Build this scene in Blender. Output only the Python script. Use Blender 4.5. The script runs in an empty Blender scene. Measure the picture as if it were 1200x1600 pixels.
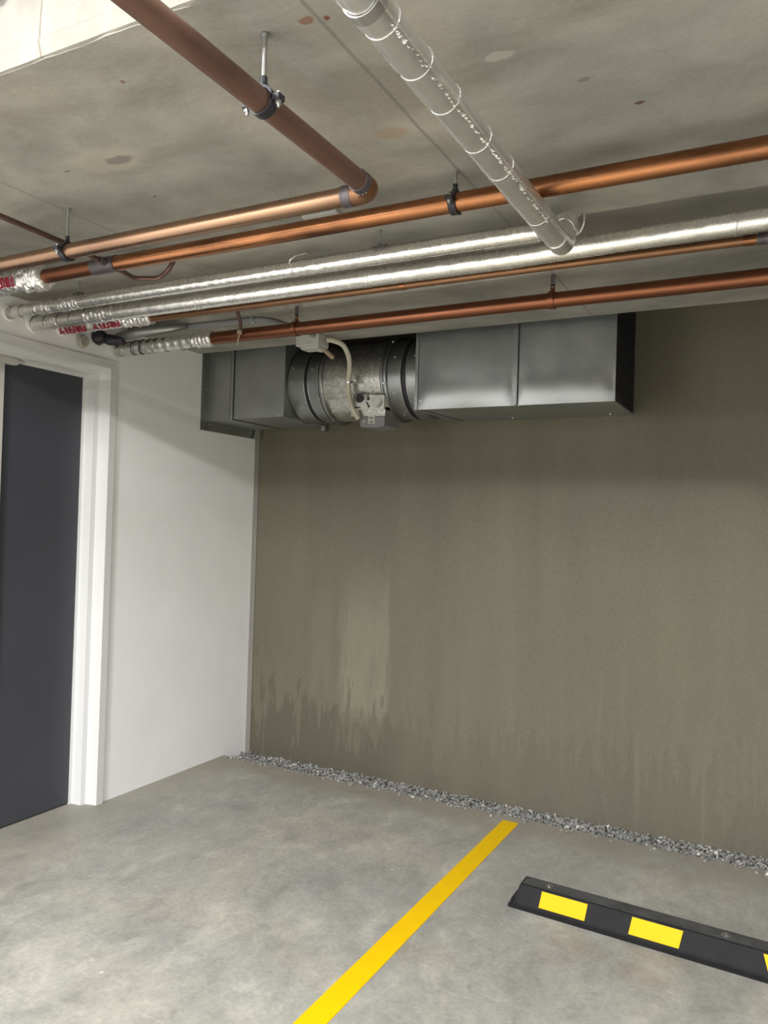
import bpy, bmesh, math, random
from math import pi, sin, cos, radians
from mathutils import Vector, Matrix, noise

random.seed(7)
scene = bpy.context.scene
COL = scene.collection
V = Vector

# ------------------------------------------------------------------ camera
yaw, pitch, roll, FPX = -0.488210, 0.0121696, 0.0304120, 1212.05
fw = V((sin(yaw) * cos(pitch), cos(yaw) * cos(pitch), sin(pitch)))
r0 = V((cos(yaw), -sin(yaw), 0.0))
u0 = r0.cross(fw)
rt = cos(roll) * r0 + sin(roll) * u0
up = -sin(roll) * r0 + cos(roll) * u0
cam_data = bpy.data.cameras.new('camera')
cam = bpy.data.objects.new('camera', cam_data)
COL.objects.link(cam)
cam.matrix_world = Matrix(((rt.x, up.x, -fw.x, 0), (rt.y, up.y, -fw.y, 0), (rt.z, up.z, -fw.z, 1.42), (0, 0, 0, 1)))
cam_data.sensor_fit = 'HORIZONTAL'
cam_data.sensor_width = 36.0
cam_data.lens = 36.0 * FPX / 1200.0
cam_data.clip_start = 0.02
scene.camera = cam

# ------------------------------------------------------------------ world, lamps, exposure
world = bpy.data.worlds.new('world')
scene.world = world
world.use_nodes = True
bg = world.node_tree.nodes['Background']
bg.inputs[0].default_value = (0.8, 0.85, 1.0, 1)
bg.inputs[1].default_value = 0.05

def area(name, loc, rot, sx, sy, power, color, spread=pi):
    d = bpy.data.lights.new(name, 'AREA')
    d.shape = 'RECTANGLE'; d.size = sx; d.size_y = sy
    d.energy = power; d.color = color; d.spread = spread
    o = bpy.data.objects.new(name, d)
    o.location = loc; o.rotation_euler = rot
    COL.objects.link(o)
    return o
WARM = (1.0, 0.965, 0.90)
NEUT = (1.0, 0.992, 0.98)
COOL = (0.93, 0.96, 1.0)
area('unseen_batten_light', (-1.9, -1.35, 2.96), (0, 0, 0), 0.14, 1.6, 165, NEUT)
area('unseen_batten_light', (1.3, -1.5, 2.96), (0, 0, 0), 1.8, 0.3, 190, NEUT)  # extra lamp out of view on the right, added to brighten the white wall
area('unseen_batten_light', (0.2, -3.6, 2.96), (0, 0, 0), 1.8, 0.3, 130, COOL)
area('unseen_batten_light', (-2.2, -0.1, 3.05), (0, 0, 0), 1.2, 0.12, 6, COOL)
scene.view_settings.view_transform = 'Standard'
scene.view_settings.look = 'None'
scene.view_settings.gamma = 1.0
scene.view_settings.use_curve_mapping = False
scene.view_settings.exposure = 1.05

# ------------------------------------------------------------------ helpers
def tag(o, label=None, cat=None, group=None, kind=None):
    if label: o['label'] = label
    if cat: o['category'] = cat
    if group: o['group'] = group
    if kind: o['kind'] = kind
    return o

def empty(name, loc=(0, 0, 0), label=None, cat=None, group=None, kind=None):
    o = bpy.data.objects.new(name, None)
    o.empty_display_size = 0.05
    o.location = loc
    COL.objects.link(o)
    return tag(o, label, cat, group, kind)

def obj(name, bm, mat=None, parent=None, smooth=False, bevel=0.0, recalc=True):
    """bmesh in world coordinates -> one object; origin stays with the parent"""
    if recalc:
        bmesh.ops.recalc_face_normals(bm, faces=bm.faces[:])
    me = bpy.data.meshes.new(name)
    off = V((0, 0, 0))
    if parent is not None:
        p = parent
        while p is not None:
            off += p.location
            p = p.parent
        bmesh.ops.translate(bm, verts=bm.verts[:], vec=-off)
        loc = V((0, 0, 0))
    else:
        loc = V((0, 0, 0))
        if bm.verts:
            n = len(bm.verts)
            loc = V((sum(v.co.x for v in bm.verts) / n, sum(v.co.y for v in bm.verts) / n, min(v.co.z for v in bm.verts)))
            bmesh.ops.translate(bm, verts=bm.verts[:], vec=-loc)
    bm.to_mesh(me)
    bm.free()
    if smooth:
        for p_ in me.polygons:
            p_.use_smooth = True
    o = bpy.data.objects.new(name, me)
    o.location = loc
    COL.objects.link(o)
    if mat is not None:
        me.materials.append(mat)
    if parent is not None:
        o.parent = parent
    if smooth == 'auto':
        try:
            me.set_sharp_from_angle(angle=radians(35))
        except Exception:
            pass
    if bevel:
        m = o.modifiers.new('bevel', 'BEVEL')
        m.width = bevel; m.segments = 2; m.limit_method = 'ANGLE'
    return o

def box(bm, x0, x1, y0, y1, z0, z1):
    vs = [bm.verts.new((x, y, z)) for z in (z0, z1) for y in (y0, y1) for x in (x0, x1)]
    for f in ((0, 2, 3, 1), (4, 5, 7, 6), (0, 1, 5, 4), (2, 6, 7, 3), (0, 4, 6, 2), (1, 3, 7, 5)):
        bm.faces.new([vs[i] for i in f])
    return bm

def B(*a):
    return box(bmesh.new(), *a)

def prism(bm, pts, a, b, axis='x'):
    """polygon pts (2-D) extruded between a and b along the axis"""
    def P(t, p):
        return {'x': (t, p[0], p[1]), 'y': (p[0], t, p[1]), 'z': (p[0], p[1], t)}[axis]
    A = [bm.verts.new(P(a, p)) for p in pts]
    Bv = [bm.verts.new(P(b, p)) for p in pts]
    n = len(pts)
    bm.faces.new(A); bm.faces.new(Bv[::-1])
    for i in range(n):
        bm.faces.new((A[i], A[(i + 1) % n], Bv[(i + 1) % n], Bv[i]))
    return bm

def frames(pts):
    T = []
    for i in range(len(pts)):
        a = pts[max(0, i - 1)]; b = pts[min(len(pts) - 1, i + 1)]
        T.append((b - a).normalized())
    ref = V((0, 0, 1)) if abs(T[0].z) < 0.9 else V((1, 0, 0))
    N = [(ref - T[0] * ref.dot(T[0])).normalized()]
    for i in range(1, len(pts)):
        n = N[-1] - T[i] * N[-1].dot(T[i])
        N.append(n.normalized())
    return T, N

def sweep(bm, pts, r, seg=24, cap=True, wob=0.0, wf=60.0):
    pts = [V(p) for p in pts]
    T, N = frames(pts)
    rings = []
    for i, p in enumerate(pts):
        rr = r[i] if isinstance(r, (list, tuple)) else r
        b = T[i].cross(N[i])
        ring = []
        for k in range(seg):
            a = 2 * pi * k / seg
            d = N[i] * cos(a) + b * sin(a)
            q = p + d * rr
            if wob:
                q += d * wob * (noise.noise(q * wf) + 0.5 * noise.noise(q * wf * 2.3 + V((3, 1, 7))))
            ring.append(bm.verts.new(q))
        rings.append(ring)
    for i in range(len(rings) - 1):
        for k in range(seg):
            bm.faces.new((rings[i][k], rings[i][(k + 1) % seg], rings[i + 1][(k + 1) % seg], rings[i + 1][k]))
    if cap:
        bm.faces.new(rings[0][::-1]); bm.faces.new(rings[-1])
    return bm

def fillet(pts, rad, n=8):
    pts = [V(p) for p in pts]
    out = [pts[0]]
    for i in range(1, len(pts) - 1):
        a = (pts[i - 1] - pts[i]).normalized(); b = (pts[i + 1] - pts[i]).normalized()
        ang = a.angle(b)
        d = min(rad / math.tan(ang / 2), 0.49 * (pts[i - 1] - pts[i]).length, 0.49 * (pts[i + 1] - pts[i]).length)
        rr = d * math.tan(ang / 2)
        c = pts[i] + (a + b).normalized() * (rr / sin(ang / 2))
        s = pts[i] + a * d - c; e = pts[i] + b * d - c
        for k in range(n + 1):
            out.append(c + s.normalized().slerp(e.normalized(), k / n) * rr if rr > 1e-6 else pts[i])
    out.append(pts[-1])
    return out

def lerp_pts(a, b, n):
    a, b = V(a), V(b)
    return [a.lerp(b, i / n) for i in range(n + 1)]

def cyl(bm, a, b, r, seg=16, r2=None):
    return sweep(bm, [a, b], [r, r if r2 is None else r2], seg)

def ring(bm, c, axis, R, r, seg=28, ts=6, jig=0.0, arc=(0, 2 * pi)):
    """torus (a wire or a bead) round an axis"""
    axis = V(axis).normalized(); c = V(c)
    ref = V((0, 0, 1)) if abs(axis.z) < 0.9 else V((1, 0, 0))
    n = (ref - axis * ref.dot(axis)).normalized(); b = axis.cross(n)
    full = abs(arc[1] - arc[0] - 2 * pi) < 1e-6
    m = seg if full else seg + 1
    rows = []
    for k in range(m):
        a = arc[0] + (arc[1] - arc[0]) * k / seg
        d = n * cos(a) + b * sin(a)
        row = []
        off = axis * (jig * sin(a + 1.0))
        for t in range(ts):
            q = 2 * pi * t / ts
            row.append(bm.verts.new(c + off + d * (R + r * cos(q)) + axis * (r * sin(q))))
        rows.append(row)
    for k in range(m if full else m - 1):
        A = rows[k]; Bq = rows[(k + 1) % m]
        for t in range(ts):
            bm.faces.new((A[t], A[(t + 1) % ts], Bq[(t + 1) % ts], Bq[t]))
    if not full:
        bm.faces.new(rows[0]); bm.faces.new(rows[-1][::-1])
    return bm

def band(bm, c, axis, R, w, th, seg=40):
    """flat collar: width w along axis, thickness th outward from R"""
    axis = V(axis).normalized(); c = V(c)
    ref = V((0, 0, 1)) if abs(axis.z) < 0.9 else V((1, 0, 0))
    n = (ref - axis * ref.dot(axis)).normalized(); b = axis.cross(n)
    prof = [(R, -w / 2), (R + th, -w / 2), (R + th, w / 2), (R, w / 2)]
    rows = []
    for k in range(seg):
        a = 2 * pi * k / seg
        d = n * cos(a) + b * sin(a)
        rows.append([bm.verts.new(c + d * pr + axis * t) for pr, t in prof])
    for k in range(seg):
        A, Bq = rows[k], rows[(k + 1) % seg]
        for t in range(4):
            bm.faces.new((A[t], A[(t + 1) % 4], Bq[(t + 1) % 4], Bq[t]))
    return bm

def screw(bm, p, d, r=0.004, h=0.004):
    p = V(p); d = V(d).normalized()
    cyl(bm, p, p + d * h, r, 6)
    return bm

# ------------------------------------------------------------------ materials
class NT:
    def __init__(s, name):
        s.m = bpy.data.materials.new(name); s.m.use_nodes = True
        s.t = s.m.node_tree; s.b = s.t.nodes['Principled BSDF']
        s.tc = s.t.nodes.new('ShaderNodeTexCoord')
        g = s.t.nodes.new('ShaderNodeNewGeometry'); s.pos = g.outputs['Position']
        s.obj = s.tc.outputs['Object']
    def n(s, kind, **kw):
        x = s.t.nodes.new(kind)
        for k, v in kw.items(): setattr(x, k, v)
        return x
    def link(s, a, b): s.t.links.new(a, b)
    def mapping(s, vec, scale=(1, 1, 1), loc=(0, 0, 0), rot=(0, 0, 0)):
        m = s.n('ShaderNodeMapping'); s.link(vec, m.inputs[0])
        m.inputs['Scale'].default_value = scale; m.inputs['Location'].default_value = loc; m.inputs['Rotation'].default_value = rot
        return m.outputs[0]
    def noise(s, vec, scale=5, detail=4, rough=0.55, dist=0.0):
        x = s.n('ShaderNodeTexNoise'); s.link(vec, x.inputs['Vector'])
        x.inputs['Scale'].default_value = scale; x.inputs['Detail'].default_value = detail
        x.inputs['Roughness'].default_value = rough; x.inputs['Distortion'].default_value = dist
        return x.outputs['Fac']
    def ramp(s, fac, stops, interp='LINEAR'):
        x = s.n('ShaderNodeValToRGB'); s.link(fac, x.inputs[0]); cr = x.color_ramp; cr.interpolation = interp
        while len(cr.elements) < len(stops): cr.elements.new(0.5)
        for e, (p, c) in zip(cr.elements, stops):
            e.position = p; e.color = (*c, 1) if not isinstance(c, (int, float)) else (c, c, c, 1)
        return x.outputs[0]
    def mix(s, fac, a, b, blend='MIX'):
        x = s.n('ShaderNodeMix', data_type='RGBA', blend_type=blend)
        for v, i in ((fac, 0), (a, 6), (b, 7)):
            if isinstance(v, (int, float)): x.inputs[i].default_value = v
            elif isinstance(v, tuple): x.inputs[i].default_value = (*v, 1)
            else: s.link(v, x.inputs[i])
        return x.outputs[2]
    def math(s, op, a, b=0.0, c=0.0, clamp=False):
        x = s.n('ShaderNodeMath', operation=op, use_clamp=clamp)
        for i, v in enumerate((a, b, c)):
            if isinstance(v, (int, float)): x.inputs[i].default_value = v
            else: s.link(v, x.inputs[i])
        return x.outputs[0]
    def sep(s, vec):
        x = s.n('ShaderNodeSeparateXYZ'); s.link(vec, x.inputs[0]); return x.outputs
    def smooth(s, v, a, b, lo=0.0, hi=1.0):
        x = s.n('ShaderNodeMapRange', interpolation_type='SMOOTHSTEP'); s.link(v, x.inputs[0])
        for i, q in zip((1, 2, 3, 4), (a, b, lo, hi)): x.inputs[i].default_value = q
        return x.outputs[0]
    def blob(s, c, rad, vec=None, warp=0.25):
        """soft 0..1 mask of an uneven stain centred at c"""
        v = s.n('ShaderNodeVectorMath', operation='SUBTRACT'); s.link(vec or s.pos, v.inputs[0]); v.inputs[1].default_value = c
        d = s.n('ShaderNodeVectorMath', operation='DIVIDE'); s.link(v.outputs[0], d.inputs[0]); d.inputs[1].default_value = rad
        l = s.n('ShaderNodeVectorMath', operation='LENGTH'); s.link(d.outputs[0], l.inputs[0])
        nz = s.noise(s.pos, 3.0 / max(rad[0], 0.02) * 0.6, 4)
        k = s.math('ADD', l.outputs['Value'], s.math('MULTIPLY', s.math('SUBTRACT', nz, 0.5), warp * 4))
        return s.smooth(k, 1.05, 0.65)
    def bump(s, h, strength=0.3, dist=0.01):
        x = s.n('ShaderNodeBump'); x.inputs['Strength'].default_value = strength; x.inputs['Distance'].default_value = dist
        s.link(h, x.inputs['Height']); s.link(x.outputs[0], s.b.inputs['Normal'])
    def set(s, **kw):
        for k, v in kw.items():
            i = s.b.inputs[k.replace('_', ' ')]
            if isinstance(v, (int, float)): i.default_value = v
            elif isinstance(v, tuple): i.default_value = (*v, 1)
            else: s.link(v, i)
        return s

def plain(name, col, rough=0.6, metal=0.0, var=0.06, sc=20, bump=0.0):
    s = NT(name)
    f = s.noise(s.obj, sc, 4)
    a = tuple(max(0, c * (1 - var)) for c in col); b = tuple(min(1, c * (1 + var)) for c in col)
    s.set(Base_Color=s.ramp(f, [(0.3, a), (0.7, b)]), Roughness=rough, Metallic=metal)
    if bump: s.bump(s.noise(s.obj, sc * 5, 3), bump, 0.002)
    return s.m

# floor
def floor_mat():
    s = NT('trowelled_concrete_floor')
    p = s.pos
    big = s.noise(s.mapping(p, (1, 1.3, 1), rot=(0, 0, 0.5)), 1.3, 6, 0.6, 0.8)
    mid = s.noise(s.mapping(p, (1.6, 1, 1), rot=(0, 0, 0.7)), 3.2, 9, 0.62, 0.7)
    fine = s.noise(p, 60, 5, 0.6)
    med = s.noise(s.mapping(p, (1.3, 1, 1), rot=(0, 0, 0.9)), 13, 8, 0.68, 0.5)
    mid = s.mix(0.45, mid, med)
    base = s.ramp(mid, [(0.36, (0.205, 0.202, 0.188)), (0.46, (0.275, 0.270, 0.250)), (0.55, (0.330, 0.324, 0.298)), (0.65, (0.43, 0.415, 0.372))])
    tint = s.ramp(big, [(0.35, (0.86, 0.89, 0.89)), (0.65, (1.07, 1.03, 0.95))])
    c = s.mix(1.0, base, tint, 'MULTIPLY')
    c = s.mix(0.25, c, s.ramp(fine, [(0.3, (0.14, 0.13, 0.11)), (0.7, (0.40, 0.39, 0.36))]))
    # pale scratches and flecks
    scr = s.noise(s.mapping(p, (2.2, 14, 1), rot=(0, 0, 0.9)), 3.0, 6, 0.7, 0.8)
    c = s.mix(s.ramp(scr, [(0.62, 0.0), (0.72, 0.45)]), c, (0.50, 0.47, 0.40))
    fl = s.n('ShaderNodeTexVoronoi'); s.link(p, fl.inputs['Vector']); fl.inputs['Scale'].default_value = 5.0
    fleck = s.math('MULTIPLY', s.smooth(s.math('ADD', fl.outputs['Distance'], s.math('MULTIPLY', fine, 0.05)), 0.075, 0.045), s.smooth(s.sep(fl.outputs['Color'])[0], 0.62, 0.66))
    c = s.mix(s.math('MULTIPLY', fleck, 0.85), c, (0.50, 0.46, 0.37))
    # brown silt along the gravel margin and by the walls
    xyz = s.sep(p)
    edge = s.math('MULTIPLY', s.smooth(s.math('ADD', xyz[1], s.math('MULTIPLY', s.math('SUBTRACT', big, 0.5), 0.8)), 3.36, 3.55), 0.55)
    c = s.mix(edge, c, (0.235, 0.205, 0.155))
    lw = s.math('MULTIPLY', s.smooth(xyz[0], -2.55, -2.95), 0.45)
    c = s.mix(lw, c, (0.25, 0.225, 0.175))
    for q, r_ in (((-0.79, 3.14, 0), (0.10, 0.05, 1)), ((-0.62, 2.66, 0), (0.12, 0.05, 1)), ((-0.40, 2.60, 0), (0.12, 0.06, 1)), ((-1.13, 2.34, 0), (0.12, 0.07, 1))):
        c = s.mix(s.math('MULTIPLY', s.blob(q, r_), 0.2), c, (0.22, 0.165, 0.105))
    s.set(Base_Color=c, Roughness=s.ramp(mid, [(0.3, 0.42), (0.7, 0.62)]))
    s.bump(s.mix(0.5, mid, fine), 0.12, 0.004)
    return s.m

def ceiling_mat():
    s = NT('raw_concrete_soffit')
    p = s.pos
    big = s.noise(s.mapping(p, (1.5, 1, 1), rot=(0, 0, 0.3)), 1.5, 5, 0.55, 0.6)
    mid = s.noise(s.mapping(p, (1, 1.6, 1), rot=(0, 0, 0.15)), 3.2, 8, 0.58, 0.35)
    fine = s.noise(p, 90, 4, 0.6)
    c = s.ramp(mid, [(0.34, (0.225, 0.217, 0.192)), (0.5, (0.300, 0.292, 0.262)), (0.66, (0.370, 0.360, 0.326))])
    c = s.mix(1.0, c, s.ramp(big, [(0.35, (0.86, 0.87, 0.88)), (0.65, (1.10, 1.06, 0.99))]), 'MULTIPLY')
    c = s.mix(0.12, c, s.ramp(fine, [(0.3, (0.15, 0.14, 0.12)), (0.7, (0.45, 0.43, 0.38))]))
    for q, r_, col, k in (((-1.569, 1.43, 2.335), (0.05, 0.022, 1), (0.075, 0.078, 0.085), 1.0),
                         ((-1.60, 1.42, 2.335), (0.14, 0.07, 1), (0.42, 0.38, 0.30), 0.4),
                         ((-0.812, 1.169, 2.335), (0.018, 0.012, 1), (0.20, 0.075, 0.03), 0.7),
                         ((-0.775, 1.179, 2.335), (0.008, 0.007, 1), (0.16, 0.045, 0.02), 0.9),
                         ((-0.314, 1.705, 2.335), (0.012, 0.007, 1), (0.09, 0.04, 0.025), 0.9),
                         ((-0.40, 1.57, 2.335), (0.015, 0.010, 1), (0.16, 0.12, 0.08), 0.6),
                         ((-0.86, 1.60, 2.335), (0.05, 0.03, 1), (0.36, 0.20, 0.09), 0.35),
                         ((-0.53, 1.42, 2.335), (0.035, 0.016, 1), (0.50, 0.47, 0.40), 0.55),
                         ((-0.52, 1.22, 2.335), (0.04, 0.014, 1), (0.50, 0.47, 0.40), 0.4),
                         ((-1.50, 1.90, 2.335), (0.030, 0.010, 1), (0.15, 0.14, 0.13), 0.6),
                         ((-1.75, 1.42, 2.335), (0.014, 0.006, 1), (0.12, 0.10, 0.08), 0.6),
                         ((-1.28, 1.17, 2.335), (0.005, 0.008, 1), (0.17, 0.08, 0.06), 0.9),
                         ((-1.65, 1.64, 2.335), (0.006, 0.005, 1), (0.05, 0.04, 0.035), 0.9),
                         ((-1.70, 3.00, 2.335), (0.022, 0.006, 1), (0.10, 0.09, 0.08), 0.8)):
        c = s.mix(s.math('MULTIPLY', s.blob(q, r_), k), c, col)
    # form-board lines stained into the soffit
    xyz = s.sep(p)
    wobble = s.math('MULTIPLY', s.math('SUBTRACT', mid, 0.5), 0.02)
    for x0, w, k in ((-0.79, 0.006, 0.45), (-1.98, 0.006, 0.35), (-3.2, 0.005, 0.2)):
        d = s.math('ABSOLUTE', s.math('ADD', s.math('SUBTRACT', xyz[0], x0), s.math('MULTIPLY', wobble, 0.4)))
        c = s.mix(s.smooth(d, w, w * 0.4, 0.0, k), c, (0.10, 0.095, 0.085))
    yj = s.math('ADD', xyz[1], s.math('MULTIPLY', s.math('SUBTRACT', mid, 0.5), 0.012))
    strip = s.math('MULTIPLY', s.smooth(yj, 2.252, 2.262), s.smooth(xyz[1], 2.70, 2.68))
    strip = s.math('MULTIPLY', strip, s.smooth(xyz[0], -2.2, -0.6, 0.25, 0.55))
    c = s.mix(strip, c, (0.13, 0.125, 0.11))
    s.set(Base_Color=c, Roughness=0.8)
    s.bump(s.mix(0.35, mid, fine), 0.25, 0.004)
    return s.m

def slabface_mat():
    s = NT('pale_slab_edge_concrete')
    p = s.pos
    f = s.noise(s.mapping(p, (1, 1, 0.5)), 12, 6, 0.65)
    c = s.ramp(f, [(0.3, (0.27, 0.255, 0.22)), (0.7, (0.36, 0.345, 0.30))])
    xyz = s.sep(p)
    d = s.math('ABSOLUTE', s.math('ADD', s.math('SUBTRACT', xyz[0], -1.367), s.math('MULTIPLY', s.math('SUBTRACT', f, 0.5), 0.02)))
    c = s.mix(s.smooth(d, 0.004, 0.001, 0.0, 0.6), c, (0.13, 0.09, 0.06))
    pit = s.noise(p, 45, 3, 0.6)
    c = s.mix(s.ramp(pit, [(0.66, 0.0), (0.72, 0.5)]), c, (0.15, 0.12, 0.085))
    s.set(Base_Color=c, Roughness=0.85)
    s.bump(f, 0.4, 0.01)
    return s.m

def olive_mat():
    s = NT('olive_rendered_wall')
    p = s.pos
    st = s.noise(s.mapping(p, (1, 1, 0.10)), 5.5, 6, 0.6, 0.3)
    st2 = s.noise(s.mapping(p, (1, 1, 0.16)), 17, 5, 0.6, 0.2)
    big = s.noise(p, 1.1, 3)
    fine = s.noise(p, 120, 3, 0.6)
    c = s.ramp(st, [(0.3, (0.106, 0.095, 0.064)), (0.55, (0.119, 0.108, 0.073)), (0.75, (0.131, 0.120, 0.083))])
    c = s.mix(1.0, c, s.ramp(big, [(0.35, (0.95, 0.95, 0.97)), (0.65, (1.05, 1.03, 0.99))]), 'MULTIPLY')
    c = s.mix(0.10, c, s.ramp(fine, [(0.3, (0.12, 0.11, 0.08)), (0.7, (0.35, 0.33, 0.27))]))
    xyz = s.sep(p)
    xj = s.math('ADD', xyz[0], s.math('MULTIPLY', s.math('SUBTRACT', st2, 0.5), 0.16))
    # pale efflorescence curtain left of centre
    mx = s.math('MULTIPLY', s.smooth(xj, -2.36, -2.26), s.smooth(xj, -1.99, -2.03))
    top = s.smooth(s.math('ADD', xyz[2], s.math('MULTIPLY', st2, 0.5)), 1.55, 1.0)
    bot = s.smooth(s.math('ADD', xyz[2], s.math('MULTIPLY', s.math('SUBTRACT', st2, 0.5), 1.8)), 0.10, 0.36)
    k = s.math('MULTIPLY', s.math('MULTIPLY', mx, top), bot)
    c = s.mix(s.math('MULTIPLY', k, s.ramp(st2, [(0.35, 0.45), (0.65, 0.85)])), c, (0.205, 0.197, 0.137))
    mx2 = s.math('MULTIPLY', s.smooth(xj, -2.55, -2.50), s.smooth(xj, -2.36, -2.42))
    bot2 = s.smooth(s.math('ADD', xyz[2], s.math('MULTIPLY', s.math('SUBTRACT', st2, 0.5), 1.6)), 0.25, 0.55)
    c = s.mix(s.math('MULTIPLY', s.math('MULTIPLY', mx2, bot2), s.smooth(xyz[2], 1.1, 0.8, 0, 0.38)), c, (0.165, 0.157, 0.112))
    # damp rising at the foot
    dz = s.math('ADD', xyz[2], s.math('MULTIPLY', s.math('SUBTRACT', st2, 0.5), -1.7))
    damp = s.math('MULTIPLY', s.smooth(dz, 0.36, 0.22), s.smooth(xyz[0], -1.75, -2.1, 0.25, 0.75))
    c = s.mix(s.math('MULTIPLY', damp, 0.75), c, (0.072, 0.063, 0.043))
    # thin pale runs
    runs = s.noise(s.mapping(p, (1, 1, 0.03)), 24, 3, 0.5)
    rz = s.math('MULTIPLY', s.smooth(xyz[2], 1.0, 0.3), s.ramp(runs, [(0.62, 0.0), (0.70, 0.28)]))
    c = s.mix(rz, c, (0.175, 0.165, 0.12))
    s.set(Base_Color=c, Roughness=0.75)
    s.bump(s.mix(0.5, fine, st2), 0.10, 0.003)
    return s.m

def galv_mat(name='galvanised_sheet_steel', base=(0.42, 0.43, 0.425), rough=0.36, spangle=0.12):
    s = NT(name)
    v = s.n('ShaderNodeTexVoronoi'); s.link(s.pos, v.inputs['Vector']); v.inputs['Scale'].default_value = 90
    f = s.noise(s.pos, 9, 4)
    g = s.sep(v.outputs['Color'])[0]
    c = s.mix(spangle, base, s.mix(g, tuple(b * 0.45 for b in base), tuple(min(1, b * 1.7) for b in base)))
    c = s.mix(1.0, c, s.ramp(f, [(0.3, (0.9, 0.9, 0.92)), (0.7, (1.08, 1.08, 1.05))]), 'MULTIPLY')
    s.set(Base_Color=c, Metallic=0.9, Roughness=s.math('ADD', s.math('MULTIPLY', f, 0.14), rough - 0.07))
    s.bump(s.noise(s.pos, 4, 1), 0.15, 0.010)
    return s.m

def foil_mat(name, ridges=1.0, rough=0.30, base=(0.80, 0.78, 0.73), scale=(1, 1, 1), sc=90, dist=0.004):
    s = NT(name)
    w = s.noise(s.mapping(s.pos, scale), sc, 5, 0.65, 1.2)
    w2 = s.noise(s.pos, 25, 3, 0.5, 0.8)
    h = s.mix(0.35, w, w2)
    s.set(Base_Color=s.ramp(w2, [(0.3, tuple(b * 0.9 for b in base)), (0.7, base)]), Metallic=0.92,
          Roughness=s.math('ADD', s.math('MULTIPLY', w, 0.2), rough - 0.1))
    s.bump(h, ridges, dist)
    return s.m

def copper_mat(name, col, dark, rough=0.34, metal=0.95, amt=0.5, sc=9):
    s = NT(name)
    f = s.noise(s.mapping(s.pos, (0.5, 2.0, 2.0) if 'bright' in name or 'pale' in name or 'reddish' in name else (1, 0.7, 1)), sc, 3, 0.5, 0.1)
    g = s.noise(s.mapping(s.pos, (0.25, 1, 1)), 30, 2)
    c = s.ramp(f, [(0.30, dark), (0.50, col), (0.72, tuple(min(1, x * 1.18) for x in col))])
    c = s.mix(1.0 - amt, c, col)
    s.set(Base_Color=c, Metallic=metal, Roughness=s.math('ADD', s.math('MULTIPLY', g, 0.22), rough - 0.11))
    return s.m

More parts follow.
